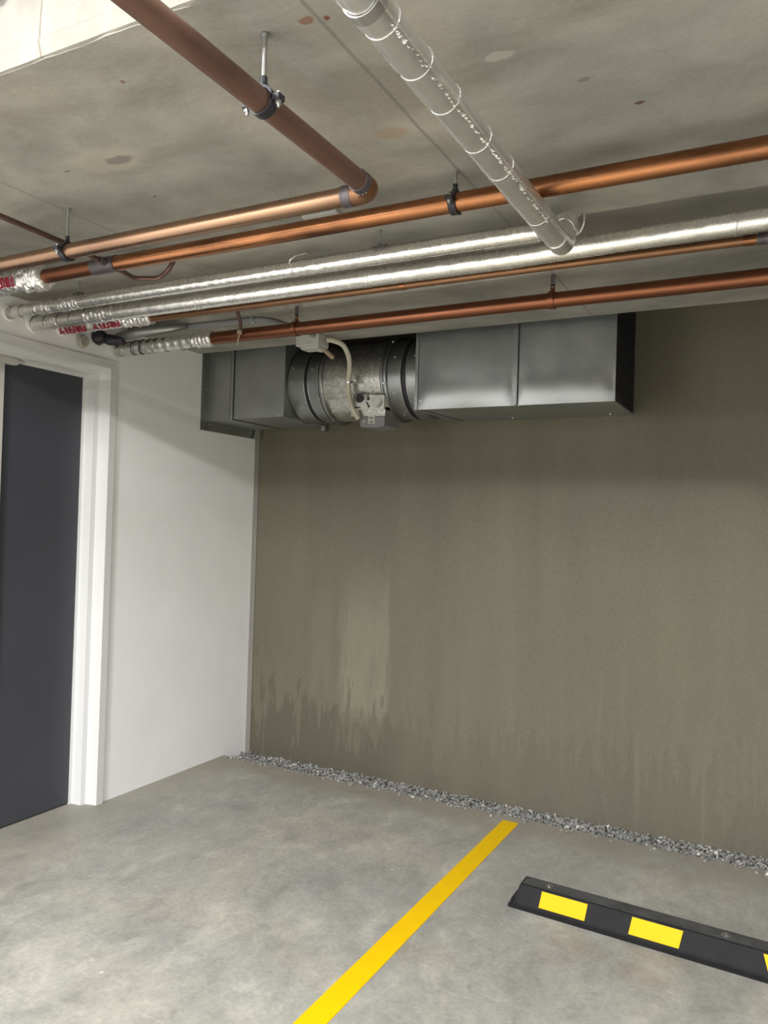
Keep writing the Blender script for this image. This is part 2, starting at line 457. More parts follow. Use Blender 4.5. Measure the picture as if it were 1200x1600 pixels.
M = dict(
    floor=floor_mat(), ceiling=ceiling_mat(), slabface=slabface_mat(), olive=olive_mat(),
    white=plain('white_wall_paint', (0.88, 0.88, 0.88), 0.55, var=0.02, sc=4, bump=0.05),
    gloss=plain('white_door_frame_gloss', (0.68, 0.68, 0.675), 0.22, var=0.015, sc=3),
    door=plain('charcoal_door_paint', (0.052, 0.055, 0.065), 0.38, var=0.05, sc=2),
    greyconc=plain('grey_concrete', (0.26, 0.25, 0.22), 0.85, var=0.2, sc=4, bump=0.2),
    dark=plain('dark_soffit', (0.08, 0.075, 0.065), 0.9),
    galv=galv_mat('galvanised_sheet_steel', (0.31, 0.32, 0.315), 0.36, 0.03), galv_dark=galv_mat('dull_galvanised_steel', (0.37, 0.385, 0.37), 0.50, 0.02),
    galv_fan=galv_mat('spangled_fan_steel', (0.55, 0.54, 0.50), 0.34, 0.38),
    galv_edge=galv_mat('bright_cut_steel', (0.62, 0.62, 0.61), 0.3, 0.05),
    foil=foil_mat('ribbed_foil_lagging', 0.42, 0.26, (0.93, 0.91, 0.86), (6.0, 0.7, 0.7), 55, 0.0022),
    foil_s=foil_mat('smooth_foil_lagging', 0.18, 0.38, (0.86, 0.85, 0.82), (2.5, 0.5, 2.5), 25, 0.003),
    foil_w=foil_mat('crumpled_foil_wrap', 0.9, 0.28, (0.95, 0.92, 0.90), (1, 1, 1), 55, 0.005),
    cop_a=copper_mat('brown_copper', (0.255, 0.148, 0.115), (0.17, 0.10, 0.08), 0.46, 0.85, 0.7),
    cop_b=copper_mat('bright_copper', (0.36, 0.155, 0.070), (0.13, 0.055, 0.03), 0.28, 0.95, 0.95, 6),
    cop_c=copper_mat('dull_copper', (0.26, 0.135, 0.072), (0.18, 0.092, 0.052), 0.42, 0.85, 0.5),
    cop_d=copper_mat('reddish_copper', (0.225, 0.088, 0.046), (0.17, 0.068, 0.037), 0.34, 0.92, 0.35),
    cop_pink=copper_mat('pale_copper', (0.31, 0.188, 0.118), (0.17, 0.10, 0.065), 0.30, 0.92, 0.7, 5),
    burnt=copper_mat('heat_blackened_copper', (0.12, 0.105, 0.11), (0.05, 0.045, 0.055), 0.45, 0.6, 0.6, 40),
    thin=copper_mat('dark_small_copper', (0.19, 0.115, 0.095), (0.10, 0.065, 0.06), 0.45, 0.8, 0.5),
    steel=plain('zinc_rod_steel', (0.62, 0.62, 0.62), 0.28, 1.0, 0.05, 60),
    black=plain('black_rubber', (0.018, 0.017, 0.022), 0.5, 0.0, 0.2, 30),
    ink=plain('black_print', (0.012, 0.012, 0.012), 0.6),
    rubber=plain('black_rubber_stop', (0.014, 0.014, 0.015), 0.6, 0.0, 0.15, 25, 0.1),
    dust=plain('dusty_rubber_top', (0.055, 0.055, 0.053), 0.8, 0.0, 0.3, 14, 0.2),
    yellow=plain('yellow_line_paint', (0.70, 0.435, 0.0), 0.55, 0.0, 0.035, 14, 0.05),
    yellow_r=plain('yellow_reflective_sheet', (0.66, 0.385, 0.0), 0.5, 0.0, 0.03, 30),
    pvc=plain('grey_pvc', (0.30, 0.31, 0.31), 0.4),
    box=plain('off_white_plastic', (0.50, 0.49, 0.45), 0.45, var=0.03),
    cream=plain('cream_flexible_conduit', (0.50, 0.47, 0.37), 0.45, var=0.04),
    beige=plain('beige_plastic', (0.40, 0.385, 0.31), 0.5),
    sticker=plain('white_sticker', (0.62, 0.61, 0.56), 0.5, var=0.04, sc=40),
    red=plain('dark_red_print', (0.33, 0.02, 0.045), 0.5),
    motor=plain('grey_motor_casing', (0.20, 0.20, 0.205), 0.45),
    strap=plain('brown_strap', (0.10, 0.055, 0.045), 0.7),
    knot=plain('beige_twine', (0.42, 0.33, 0.22), 0.8),
    blue=plain('blue_plastic', (0.03, 0.16, 0.42), 0.4),
    sealant=plain('grey_sealant', (0.20, 0.19, 0.165), 0.7),
)
for k_, v_ in (('rubber', 0.12), ('dust', 0.2), ('yellow', 0.2), ('yellow_r', 0.15), ('door', 0.35)):
    M[k_].node_tree.nodes['Principled BSDF'].inputs['Specular IOR Level'].default_value = v_
def gravel_mat():
    s = NT('crushed_grey_stone')
    v = s.n('ShaderNodeTexVoronoi'); s.link(s.pos, v.inputs['Vector']); v.inputs['Scale'].default_value = 60
    c = s.ramp(s.sep(v.outputs['Color'])[0], [(0.1, (0.14, 0.14, 0.135)), (0.5, (0.22, 0.22, 0.21)), (0.93, (0.32, 0.31, 0.29)), (0.98, (0.6, 0.58, 0.52))])
    s.set(Base_Color=c, Roughness=0.8); return s.m
M['gravel'] = gravel_mat()

# ------------------------------------------------------------------ the setting
XL, YB, ZC = -2.98, 3.88, 2.335           # left wall face, back wall face, low soffit
XR, YF, ZT = 4.6, -6.2, 3.15
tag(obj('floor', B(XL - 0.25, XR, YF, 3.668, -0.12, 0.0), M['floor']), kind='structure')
tag(obj('trim_1', B(XL - 0.25, XR, 3.668, YB + 0.15, -0.16, -0.055), M['greyconc']), kind='structure')   # bed under the gravel
tag(obj('wall_back', B(XL - 0.25, XR, YB, YB + 0.15, -0.16, ZT), M['olive']), kind='structure')
# left wall with the door opening  (opening y 1.32..2.72, z 0..2.135)
DY0, DY1, DZ = 1.30, 2.715, 2.135
bm = bmesh.new()
box(bm, XL - 0.20, XL, DY1, YB, -0.16, ZT)
box(bm, XL - 0.20, XL, YF, DY0, -0.16, ZT)
box(bm, XL - 0.20, XL, DY0, DY1, DZ, ZT)
tag(obj('wall_left', bm, M['white']), kind='structure')
tag(obj('wall_right', B(XR, XR + 0.15, YF, YB, -0.16, ZT), M['greyconc']), kind='structure')
tag(obj('wall_front', B(XL - 0.25, XR, YF - 0.15, YF, -0.16, ZT), M['greyconc']), kind='structure')
# soffit: a shallow recess between y 2.26 and 2.69, ragged joint lips
def soffit():
    bm = bmesh.new()
    prof = [(1.044, ZC), (2.255, ZC), (2.262, ZC + 0.010), (2.688, ZC + 0.010), (2.692, ZC - 0.004), (3.345, ZC - 0.004), (3.345, ZT), (1.04, ZT), (1.04, ZC + 0.012)]
    n = 220
    xs = [XL + (XR - XL) * i / n for i in range(n + 1)]
    rows = []
    for x in xs:
        row = []
        for j, (y, z) in enumerate(prof):
            dy = dz = 0.0
            if j in (0, 8): dy = 0.006 * noise.noise(V((x * 9, 1, 2))) + 0.004 * noise.noise(V((x * 40, 5, 2)))
            if j in (3, 4): dy = 0.045 * (-0.45 - x) / 0.95 if x < 0.5 else -0.045
            if j == 3: dz = 0.006 * max(0.0, min(1.0, (-0.45 - x) / 1.9))
            if j in (1, 2): dy = 0.006 * noise.noise(V((x * 5, 7, 2))) + 0.003 * noise.noise(V((x * 22, 3, 2)))
            row.append(bm.verts.new((x, y + dy, z + dz)))
        rows.append(row)
    m = len(prof)
    for i in range(n):
        for j in range(m):
            bm.faces.new((rows[i][j], rows[i][(j + 1) % m], rows[i + 1][(j + 1) % m], rows[i + 1][j]))
    bm.faces.new(rows[0]); bm.faces.new(rows[-1][::-1])
    return bm
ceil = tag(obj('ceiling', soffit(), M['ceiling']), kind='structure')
# the bright upstand face of the slab towards the higher bay, with its rough arris
bm = bmesh.new()
n = 160
rows = []
for i in range(n + 1):
    x = XL + (XR - XL) * i / n
    w = 0.004 * noise.noise(V((x * 30, 3, 3))) + 0.004 * noise.noise(V((x * 8, 9, 3)))
    rows.append([bm.verts.new((x, 1.045 + w * 0.5, ZC + 0.001)), bm.verts.new((x, 1.037 + w * 0.5, ZC + 0.003 + w)), bm.verts.new((x, 1.030, ZC + 0.034 + w)),
                 bm.verts.new((x, 1.034, ZC + 0.040 + w)), bm.verts.new((x, 1.036, ZT)), bm.verts.new((x, 1.045, ZT))])
for i in range(n):
    for j in range(6):
        bm.faces.new((rows[i][j], rows[i][(j + 1) % 6], rows[i + 1][(j + 1) % 6], rows[i + 1][j]))
bm.faces.new(rows[0]); bm.faces.new(rows[-1][::-1])
tag(obj('trim_2', bm, M['slabface']), kind='structure')
tag(obj('ceiling', B(XL - 0.2, XR, YF, 1.05, ZT, ZT + 0.15), M['greyconc']), kind='structure')
tag(obj('ceiling', B(XL - 0.2, XR, 3.33, YB + 0.15, ZT, ZT + 0.15), M['greyconc']), kind='structure')
# sealant strip in the corner of the two walls
tag(obj('trim_3', B(XL, XL + 0.035, YB - 0.006, YB + 0.001, -0.05, 1.91), M['sealant']), kind='structure')

# ---- door and steel frame
door = empty('door_1', (XL, 2.0, 0), kind='structure')
bm = bmesh.new()
# jamb profile in plan (x, y) at the corner side, extruded up; stepped rebate
JP = [(XL + 0.012, 2.745), (XL + 0.012, 2.705), (XL - 0.012, 2.700), (XL - 0.048, 2.690), (XL - 0.052, 2.665), (XL - 0.112, 2.660), (XL - 0.112, 2.645),
      (XL - 0.16, 2.645), (XL - 0.16, 2.715), (XL - 0.002, 2.715), (XL - 0.002, 2.745)]
prism(bm, JP, 0.0, 2.165, 'z')
def mirror(p): return (p[0], 4.04 - p[1])
prism(bm, [mirror(p) for p in JP][::-1], 0.0, 2.165, 'z')
obj('door_frame', bm, M['gloss'], door)
bm = bmesh.new()
HP = [(XL + 0.012, 2.165), (XL + 0.012, 2.125), (XL - 0.012, 2.120), (XL - 0.048, 2.112), (XL - 0.052, 2.095), (XL - 0.112, 2.090), (XL - 0.112, 2.078),
      (XL - 0.16, 2.078), (XL - 0.16, 2.135), (XL - 0.002, 2.135), (XL - 0.002, 2.165)]
A = [bm.verts.new((p[0] - 0.0004, 1.34, p[1] - 0.0004)) for p in HP]; Bv = [bm.verts.new((p[0] - 0.0004, 2.7055, p[1] - 0.0004)) for p in HP]
bm.faces.new(A); bm.faces.new(Bv[::-1])
for i in range(len(HP)):
    j = (i + 1) % len(HP); bm.faces.new((A[i], A[j], Bv[j], Bv[i]))
obj('frame_head', bm, M['gloss'], door)
obj('door_leaf', B(XL - 0.155, XL - 0.114, 2.205, 2.648, 0.006, 2.084), M['door'], door, bevel=0.002)
obj('door_leaf', B(XL - 0.155, XL - 0.114, 1.394, 2.165, 0.006, 2.084), M['door'], door, bevel=0.002)
obj('meeting_strip', B(XL - 0.120, XL - 0.098, 2.168, 2.212, 0.02, 2.074), M['box'], door, bevel=0.003)
bm = bmesh.new()
box(bm, XL - 0.112, XL - 0.075, 2.10, 2.262, 2.062, 2.092)
box(bm, XL - 0.10, XL - 0.085, 2.20, 2.30, 2.076, 2.090)
obj('door_bracket', bm, M['box'], door, bevel=0.004)

# ---- gravel margin
def gravel():
    bm = bmesh.new()
    rnd = random.Random(3)
    xs0, xs1 = XL + 0.01, 1.9
    count = 9500
    for i in range(count):
        x = xs0 + (xs1 - xs0) * rnd.random(); t = rnd.random()
        y = 3.672 + 0.20 * t
        z = -0.040 + 0.020 * rnd.random()
        if rnd.random() < 0.02:
            y = 3.62 + 0.04 * rnd.random(); z = 0.003
        r = 0.005 + 0.0065 * rnd.random() ** 1.5
        a = rnd.random() * pi; b = rnd.random() * pi
        R = Matrix.Rotation(a, 3, 'Z') @ Matrix.Rotation(b, 3, 'X')
        sx, sy, sz = r * (0.8 + 0.7 * rnd.random()), r * (0.7 + 0.4 * rnd.random()), r * (0.5 + 0.4 * rnd.random())
        pts = [(1, .2, .1), (-1, -.1, 0), (.1, 1, -.2), (-.2, -1, .1), (.1, .2, 1), (-.1, 0, -1)]
        v = [bm.verts.new(V((x, y, z)) + R @ V((p[0] * sx + rnd.uniform(-.2, .2) * sx, p[1] * sy, p[2] * sz))) for p in pts]
        for f in ((0, 2, 4), (2, 1, 4), (1, 3, 4), (3, 0, 4), (2, 0, 5), (1, 2, 5), (3, 1, 5), (0, 3, 5)):
            bm.faces.new([v[k] for k in f])
    return bm
tag(obj('gravel', gravel(), M['gravel'], recalc=False), 'strip of crushed grey gravel along the foot of the olive wall', 'gravel', kind='stuff')

# ---- painted line on the floor
def line():
    bm = bmesh.new()
    n = 60
    L = []; Rr = []
    for i in range(n + 1):
        y = -1.5 + (3.602 + 1.5) * i / n
        w = 0.0016 * noise.noise(V((y * 9, 0, 1)))
        L.append((-1.2145 - 0.004 * (3.6 - y) / 1.8 + w, y)); Rr.append((-1.137 + w * 0.7, y))
    for z in (0.0, 0.0025):
        pass
    a = [bm.verts.new((p[0], p[1], 0.0022)) for p in L]; b = [bm.verts.new((p[0], p[1], 0.0022)) for p in Rr]
    c = [bm.verts.new((p[0] - 0.001, p[1], 0.0)) for p in L]; d = [bm.verts.new((p[0] + 0.001, p[1], 0.0)) for p in Rr]
    for i in range(n):
        bm.faces.new((a[i], b[i], b[i + 1], a[i + 1])); bm.faces.new((c[i], a[i], a[i + 1], c[i + 1])); bm.faces.new((b[i], d[i], d[i + 1], b[i + 1]))
        bm.faces.new((d[i], c[i], c[i + 1], d[i + 1]))
    bm.faces.new((a[0], c[0], d[0], b[0])); bm.faces.new((a[n], b[n], d[n], c[n]))
    return bm
tag(obj('parking_line', line(), M['yellow']), 'long yellow parking bay line painted on the concrete floor', 'line')

# ---- wheel stop
def wheel_stop():
    t = empty('wheel_stop', (-0.05, 2.84, 0), 'low black rubber wheel stop with yellow reflective panels on the floor', 'wheel stop')
    X0, X1 = -0.905, 0.90
    sk = -0.050                                            # slight skew to the wall
    def Y(x, y): return y + sk * (x + 0.905)
    prof = [(2.806, 0.0), (2.804, 0.010), (2.812, 0.014), (2.818, 0.020), (2.842, 0.078), (2.848, 0.081), (2.912, 0.081), (2.920, 0.078), (2.946, 0.016), (2.952, 0.0)]
    def ends(x):
        return x
    bm = bmesh.new()
    stations = [(X0 - 0.012, 0.22), (X0, 0.30), (X0 + 0.022, 0.97), (X0 + 0.028, 1.0)] + [(X0 + 0.028 + (X1 - X0 - 0.056) * k / 30, 1.0) for k in range(1, 31)] + [(X1 - 0.022, 0.97), (X1, 0.30), (X1 + 0.012, 0.22)]
    rows = []
    for x, s in stations:
        row = []
        for y, z in prof:
            zz = min(z, z * s if z > 0.015 else z)
            row.append(bm.verts.new((x, Y(x, y), zz)))
        rows.append(row)
    m = len(prof)
    for i in range(len(rows) - 1):
        for j in range(m):
            bm.faces.new((rows[i][j], rows[i][(j + 1) % m], rows[i + 1][(j + 1) % m], rows[i + 1][j]))
    bm.faces.new(rows[0]); bm.faces.new(rows[-1][::-1])
    obj('body', bm, M['rubber'], t)
    # dusty top pad
    bm = bmesh.new()
    a, b = X0 + 0.03, X1 - 0.03
    vs = [(a, Y(a, 2.849)), (b, Y(b, 2.849)), (b, Y(b, 2.911)), (a, Y(a, 2.911))]
    lo = [bm.verts.new((p[0], p[1], 0.0805)) for p in vs]; hi = [bm.verts.new((p[0], p[1], 0.0818)) for p in vs]
    bm.faces.new(hi); bm.faces.new(lo[::-1])
    for i in range(4): bm.faces.new((lo[i], lo[(i + 1) % 4], hi[(i + 1) % 4], hi[i]))
    tag(obj('top_pad', bm, M['dust'], t), 'dusty grey top')
    def face_pt(x, s, off):                                # s 0..1 up the sloping front
        y = 2.818 + (2.842 - 2.818) * s; z = 0.020 + (0.078 - 0.020) * s
        return (x, Y(x, y) - off * 0.92, z + off * 0.38)
    for (a0, a1, b0, b1) in ((-0.803, -0.634, -0.797, -0.628), (-0.481, -0.316, -0.472, -0.305), (-0.045, 0.12, -0.062, 0.13), (0.37, 0.53, 0.37, 0.53), (0.66, 0.8, 0.66, 0.8)):
        bm = bmesh.new()
        q = [face_pt(a0, 0.03, 0.0), face_pt(a1, 0.03, 0.0), face_pt(b1, 0.93, 0.0), face_pt(b0, 0.93, 0.0)]
        w = [face_pt(a0, 0.03, 0.002), face_pt(a1, 0.03, 0.002), face_pt(b1, 0.93, 0.002), face_pt(b0, 0.93, 0.002)]
        q = [bm.verts.new(p) for p in q]; w = [bm.verts.new(p) for p in w]
        bm.faces.new(w); bm.faces.new(q[::-1])
        for i in range(4): bm.faces.new((q[i], q[(i + 1) % 4], w[(i + 1) % 4], w[i]))
        tag(obj('reflector_panel', bm, M['yellow_r'], t), 'yellow reflective panel')
    for x in (-0.78, -0.175, 0.43):
        bm = bmesh.new()
        c = V((x, Y(x, 2.876), 0.0815))
        band(bm, c + V((0, 0, 0.001)), (0, 0, 1), 0.009, 0.003, 0.006, 20)
        cyl(bm, c, c + V((0, 0, 0.004)), 0.007, 6)
        tag(obj('bolt', bm, M['steel'], t), 'grey metal bolt')
wheel_stop()

# ------------------------------------------------------------------ ducts and fan
YD0, YD1, ZD0, ZD1 = 3.425, 3.862, 1.968, 2.49
FC = V((0, 3.645, 2.165)); FR = 0.205
def duct_left():
    t = empty('duct_box', (-2.70, 3.64, ZD0), 'dull grey steel duct box fixed to the white wall, left of the round fan', 'duct')
    bm = bmesh.new()
    box(bm, XL + 0.002, -2.800, YD0, YD1, ZD0 - 0.006, ZD1)
    obj('side_panel', bm, M['galv_dark'], t, bevel=0.002)
    obj('seam_gap', B(-2.802, -2.784, YD0 + 0.010, YD1 - 0.01, ZD0 + 0.006, ZD1 - 0.01), M['black'], t)
    obj('front_panel', B(-2.786, -2.447, YD0 - 0.004, YD1, ZD0, ZD1), M['galv_dark'], t, bevel=0.002)
    # folded lip on the panel and brighter corner patch
    bm = bmesh.new()
    box(bm, -2.490, -2.445, YD0 - 0.0065, YD0 - 0.003, ZD0 + 0.002, ZD1)
    obj('corner_lip', bm, M['galv_dark'], t)
    obj('seam_bead', B(-2.824, -2.818, YD0 - 0.004, YD0, ZD0, ZD1), M['galv_dark'], t)
    # wall flange: angle frame flat on the white wall
    bm = bmesh.new()
    box(bm, XL + 0.0005, XL + 0.005, 3.367, YD0, 1.906, ZD1)
    box(bm, XL + 0.0005, XL + 0.010, 3.392, 3.396, 1.906, ZD1)
    obj('wall_flange', bm, M['galv'], t)
    bm = bmesh.new()
    box(bm, XL + 0.0005, XL + 0.005, YD0 - 0.0, YD1, 1.906, ZD0 - 0.004)
    obj('wall_flange', bm, M['galv_dark'], t)
    bm = bmesh.new()
    for z in (2.29, 2.14, 1.96): screw(bm, (XL + 0.005, 3.405, z), (1, 0, 0), 0.005, 0.004)
    for y in (3.44, 3.62): screw(bm, (XL + 0.005, y, 1.945), (1, 0, 0), 0.005, 0.004)
    screw(bm, (-2.455, YD0 - 0.005, ZD0 + 0.012), (0, -1, 0), 0.006, 0.003)
    screw(bm, (-2.82, YD0 - 0.001, ZD0 + 0.014), (0, -1, 0), 0.004, 0.003)
    box(bm, -2.482, -2.462, YD0 - 0.010, YD0 - 0.006, ZD0 + 0.006, ZD0 + 0.010)
    tag(obj('screw', bm, M['galv_edge'], t), kind='stuff')
    bm = bmesh.new()
    prism(bm, [(3.835, 1.905), (3.862, 1.905), (3.862, 1.966), (3.853, 1.966)], -2.965, -2.925, 'x')
    obj('bracket', bm, M['galv_edge'], t)
    # stub bracket at the far bottom corner
    obj('bracket', B(-2.47, -2.445, 3.835, 3.862, ZD0 - 0.028, ZD0 - 0.002), M['galv_dark'], t)
duct_left()

def duct_right():
    t = empty('duct_box', (-1.18, 3.64, ZD0), 'long shiny galvanised duct box with a centre seam, right of the round fan', 'duct')
    X0, X1 = -1.660, -0.705
    z0 = ZD0 + 0.004
    # front skins as gently dented sheets
    def skin(xa, xb):
        bm = bmesh.new()
        nx, nz = 36, 26
        g = [[None] * (nz + 1) for _ in range(nx + 1)]
        for i in range(nx + 1):
            for k in range(nz + 1):
                x = xa + (xb - xa) * i / nx; z = z0 + (ZD1 - z0) * k / nz
                u = i / nx; w = k / nz
                e = min(1, u * 10, (1 - u) * 10, w * 12, (1 - w) * 12)
                d = 0.004 * (noise.noise(V((x * 3.2, 0, z * 4))) + 0.2) * e
                # belly near the lower edge
                d += 0.0045 * math.exp(-((w - 0.14) / 0.10) ** 2) * e * (1.0 - 0.3 * u)
                g[i][k] = bm.verts.new((x, YD0 - d, z))
        for i in range(nx):
            for k in range(nz):
                bm.faces.new((g[i][k], g[i + 1][k], g[i + 1][k + 1], g[i][k + 1]))
        return bm
    obj('front_panel', skin(X0, -1.150), M['galv'], t, smooth=True)
    obj('front_panel', skin(-1.150, X1), M['galv'], t, smooth=True)
    obj('duct_body', B(X0, X1, YD0 + 0.0015, YD1 + 0.008, z0 - 0.0, ZD1), M['galv_dark'], t)
    bm = bmesh.new()
    box(bm, -1.168, -1.142, YD0 - 0.012, YD0 - 0.006, z0 + 0.002, ZD1)
    tag(obj('seam_strip', bm, M['galv'], t, bevel=0.001))
    bm = bmesh.new()
    box(bm, X0 - 0.006, X0 + 0.010, YD0 - 0.006, YD0 + 0.001, z0 - 0.002, ZD1)
    obj('edge_fold', bm, M['galv'], t)
    obj('edge_fold', B(X1 - 0.010, X1 + 0.003, YD0 - 0.004, YD0 + 0.002, z0 - 0.001, ZD1), M['galv'], t)
    # bottom drip fold where the two skins meet
    bm = bmesh.new()
    prism(bm, [(X0 + 0.03, YD0 + 0.004), (X0 + 0.034, YD0 + 0.004), (X0 + 0.075, YD1 - 0.01), (X0 + 0.071, YD1 - 0.01)], z0 - 0.002, z0 + 0.002, 'z')
    obj('bottom_seam', bm, M['black'], t)
    # dark mesh mouth of the open end
    bm = bmesh.new()
    y0, y1 = YD0 + 0.012, YD1 - 0.012
    k = 0
    y = y0
    while y < y1:
        box(bm, X1 + 0.001, X1 + 0.0025, y, y + 0.0022, z0 + 0.01, ZD1 - 0.01); y += 0.0105
    z = z0 + 0.012
    while z < ZD1 - 0.01:
        box(bm, X1 + 0.0008, X1 + 0.0022, y0, y1, z, z + 0.0022); z += 0.0105
    tag(obj('grille', bm, M['black'], t), 'black wire mesh over the open end', kind='stuff')
    obj('end_panel', B(X1 - 0.004, X1 + 0.0007, y0 - 0.004, y1 + 0.004, z0 + 0.006, ZD1 - 0.006), M['ink'], t)
    bm = bmesh.new()
    screw(bm, (X0 + 0.028, YD0 - 0.001, z0 + 0.042), (0, -1, 0), 0.006, 0.006)
    for z in (2.32, 2.10, 2.06, 2.02): screw(bm, (-1.155, YD0 - 0.012, z), (0, -1, 0), 0.003, 0.003)
    screw(bm, (-1.155, YD0 - 0.008, z0 + 0.004), (0, -1, -0.6), 0.005, 0.006)
    screw(bm, (-1.29, 3.80, z0), (0, 0, -1), 0.005, 0.006); screw(bm, (-0.80, 3.80, z0), (0, 0, -1), 0.005, 0.006)
    for z in (2.03, 2.00): screw(bm, (X0 - 0.001, YD0 - 0.006, z), (0, -1, 0), 0.004, 0.003)
    tag(obj('screw', bm, M['galv_edge'], t), kind='stuff')
duct_right()

def fan():
    t = empty('inline_fan', (-2.04, FC.y, 1.94), 'round galvanised inline duct fan between the two duct boxes under the ceiling edge', 'fan')
    def at(x): return V((x, FC.y, FC.z))
    def drum(a, b, r, n=4, seg=96, ra=None):
        bm = bmesh.new()
        pts = lerp_pts(at(a), at(b), n)
        return sweep(bm, pts, r, seg)
    # square-to-round spigots
    obj('collar', drum(-2.446, -2.335, 0.206), M['galv'], t, smooth='auto')
    obj('collar', drum(-2.312, -2.254, 0.206), M['galv'], t, smooth='auto')
    obj('collar', drum(-1.835, -1.757, 0.206), M['galv'], t, smooth='auto')
    obj('collar', drum(-1.728, -1.661, 0.206), M['galv'], t, smooth='auto')
    tag(obj('rubber_gasket', drum(-2.336, -2.311, 0.198), M['black'], t, smooth='auto'), 'black rubber gap')
    tag(obj('rubber_gasket', drum(-1.759, -1.727, 0.198), M['black'], t, smooth='auto'), 'black rubber gap')
    for x in (-2.336, -2.311, -1.759, -1.727):
        obj('rolled_edge', ring(bmesh.new(), at(x), (1, 0, 0), 0.2065, 0.0022, 96, 6), M['galv_edge'], t, smooth=True)
    obj('rolled_edge', ring(bmesh.new(), at(-2.440), (1, 0, 0), 0.2065, 0.002, 96, 6), M['black'], t, smooth=True)
    tag(obj('fan_body', drum(-2.216, -1.868, 0.204), M['galv_fan'], t, smooth='auto'), 'spangled silver fan barrel')
    for x0, x1 in ((-2.254, -2.216), (-1.868, -1.835)):
        bm = bmesh.new()
        xm = (x0 + x1) / 2
        pr_ = [(x0, 0.206), (x0, 0.221), (x0 + 0.003, 0.222), (xm - 0.004, 0.221), (xm - 0.003, 0.214), (xm + 0.003, 0.214), (xm + 0.004, 0.221), (x1 - 0.003, 0.222), (x1, 0.221), (x1, 0.204)]
        seg = 96; rows = []
        for k in range(seg):
            a = 2 * pi * k / seg
            rows.append([bm.verts.new((x, FC.y + r * cos(a), FC.z + r * sin(a))) for x, r in pr_])
        for k in range(seg):
            A, Bq = rows[k], rows[(k + 1) % seg]
            for j in range(len(pr_)):
                bm.faces.new((A[j], A[(j + 1) % len(pr_)], Bq[(j + 1) % len(pr_)], Bq[j]))
        obj('flange', bm, M['galv'], t, smooth='auto')
    def onr(x, ang, r):
        return V((x, FC.y - r * cos(ang), FC.z - r * sin(ang))), V((0, -cos(ang), -sin(ang)))
    for x, a, r in ((-2.41, -0.30, .207), (-2.42, -0.36, .207), (-2.36, 0.72, .207), (-2.345, 1.12, .207), (-2.285, -0.25, .207), (-2.22, 0.42, .222), (-2.235, 0.5, .222), (-2.20, 0.95, .204), (-2.22, 1.2, .222),
                    (-1.875, 0.20, .204), (-1.845, 0.22, .222), (-1.84, -0.9, .222), (-1.80, -0.42, .207), (-1.80, 0.48, .207), (-1.79, 1.18, .207), (-1.77, 1.05, .207), (-1.69, -0.42, .207)):
        p, d = onr(x, a, r)
        bm = bmesh.new(); screw(bm, p, d, 0.0055, 0.006)
        obj('bolt', bm, M['galv_edge'], t)
    # lap seam along the barrel
    bm = bmesh.new()
    p, d = onr(0, 0.55, 0.2045)
    box(bm, -2.216, -2.045, p.y - 0.001, p.y + 0.003, p.z - 0.001, p.z + 0.001)
    obj('lap_seam', bm, M['galv_dark'], t)
    # wiring plate, stickers and motor box
    yf = 3.432
    bm = bmesh.new()
    prism(bm, [(-2.046, 1.958), (-1.846, 1.951), (-1.846, 2.003), (-2.046, 2.003)], 3.455, 3.60, 'y')
    tag(obj('mounting_bracket', bm, M['galv_fan'], t, bevel=0.002))
    bm = bmesh.new()
    prism(bm, [(-2.046, 1.992), (-1.846, 1.986), (-1.846, 2.058), (-1.936, 2.062), (-1.925, 2.036), (-2.030, 2.030)], 3.438, 3.56, 'y')
    tag(obj('sticker_plate', bm, M['sticker'], t), 'white rating sticker')
    obj('gland_plate', B(-2.030, -1.945, 3.441, 3.56, 2.030, 2.069), M['galv_fan'], t, bevel=0.004)
    bm = bmesh.new()
    cyl(bm, (-1.986, 3.450, 2.047), (-1.986, 3.4375, 2.047), 0.0235, 28)
    tag(obj('cable_gland', bm, M['black'], t, smooth='auto'), 'round black gland')
    plate = None
    bm = bmesh.new()
    rnd = random.Random(5)
    for rr, cnt, s0 in ((0.012, 9, 0.0020), (0.020, 14, 0.0030), (0.028, 18, 0.0040)):
        for k in range(cnt):
            a = 2 * pi * k / cnt + rr * 40
            w = 0.35 + 0.65 * max(0, cos(a + 0.6))
            c = V((-1.884 + rr * cos(a), 3.4375, 2.024 + rr * sin(a)))
            if c.x > -1.849: continue
            cyl(bm, c, c + V((0, -0.0008, 0)), s0 * w, 8)
    tag(obj('dot_logo', bm, M['ink'], t), 'round logo of black dots', kind='stuff')
    bm = bmesh.new()
    prism(bm, [(-1.950, 2.028), (-1.944, 2.029), (-1.930, 2.007), (-1.924, 2.007), (-1.930, 1.994), (-1.940, 2.004), (-1.937, 2.005)], 3.4365, 3.4382, 'y')
    tag(obj('arrow_mark', bm, M['ink'], t), 'thin slanting black arrow')
    bm = bmesh.new()
    prism(bm, [(-2.010, 2.003), (-1.980, 2.002), (-1.980, 1.997), (-2.010, 1.997), (-2.010, 1.994), (-2.020, 2.000), (-2.010, 2.006)], 3.4365, 3.4382, 'y')
    tag(obj('arrow_mark', bm, M['ink'], t), 'short black arrow')
    bm = bmesh.new()
    ring(bm, (-2.005, 3.445, 2.013), (0, 1, 0), 0.010, 0.003, 16, 6)
    box(bm, -2.030, -2.015, 3.43, 3.45, 2.010, 2.022)
    obj('wire_clip', bm, M['galv_edge'], t)
    bm = bmesh.new()
    prism(bm, [(-1.988, 1.958), (-1.988, 1.905), (-1.970, 1.899), (-1.915, 1.897), (-1.865, 1.899), (-1.845, 1.905), (-1.845, 1.954)], 3.450, 3.60, 'y')
    tag(obj('motor_box', bm, M['motor'], t, bevel=0.004), 'grey plastic terminal box under the fan')
    mb = t.children[-1]
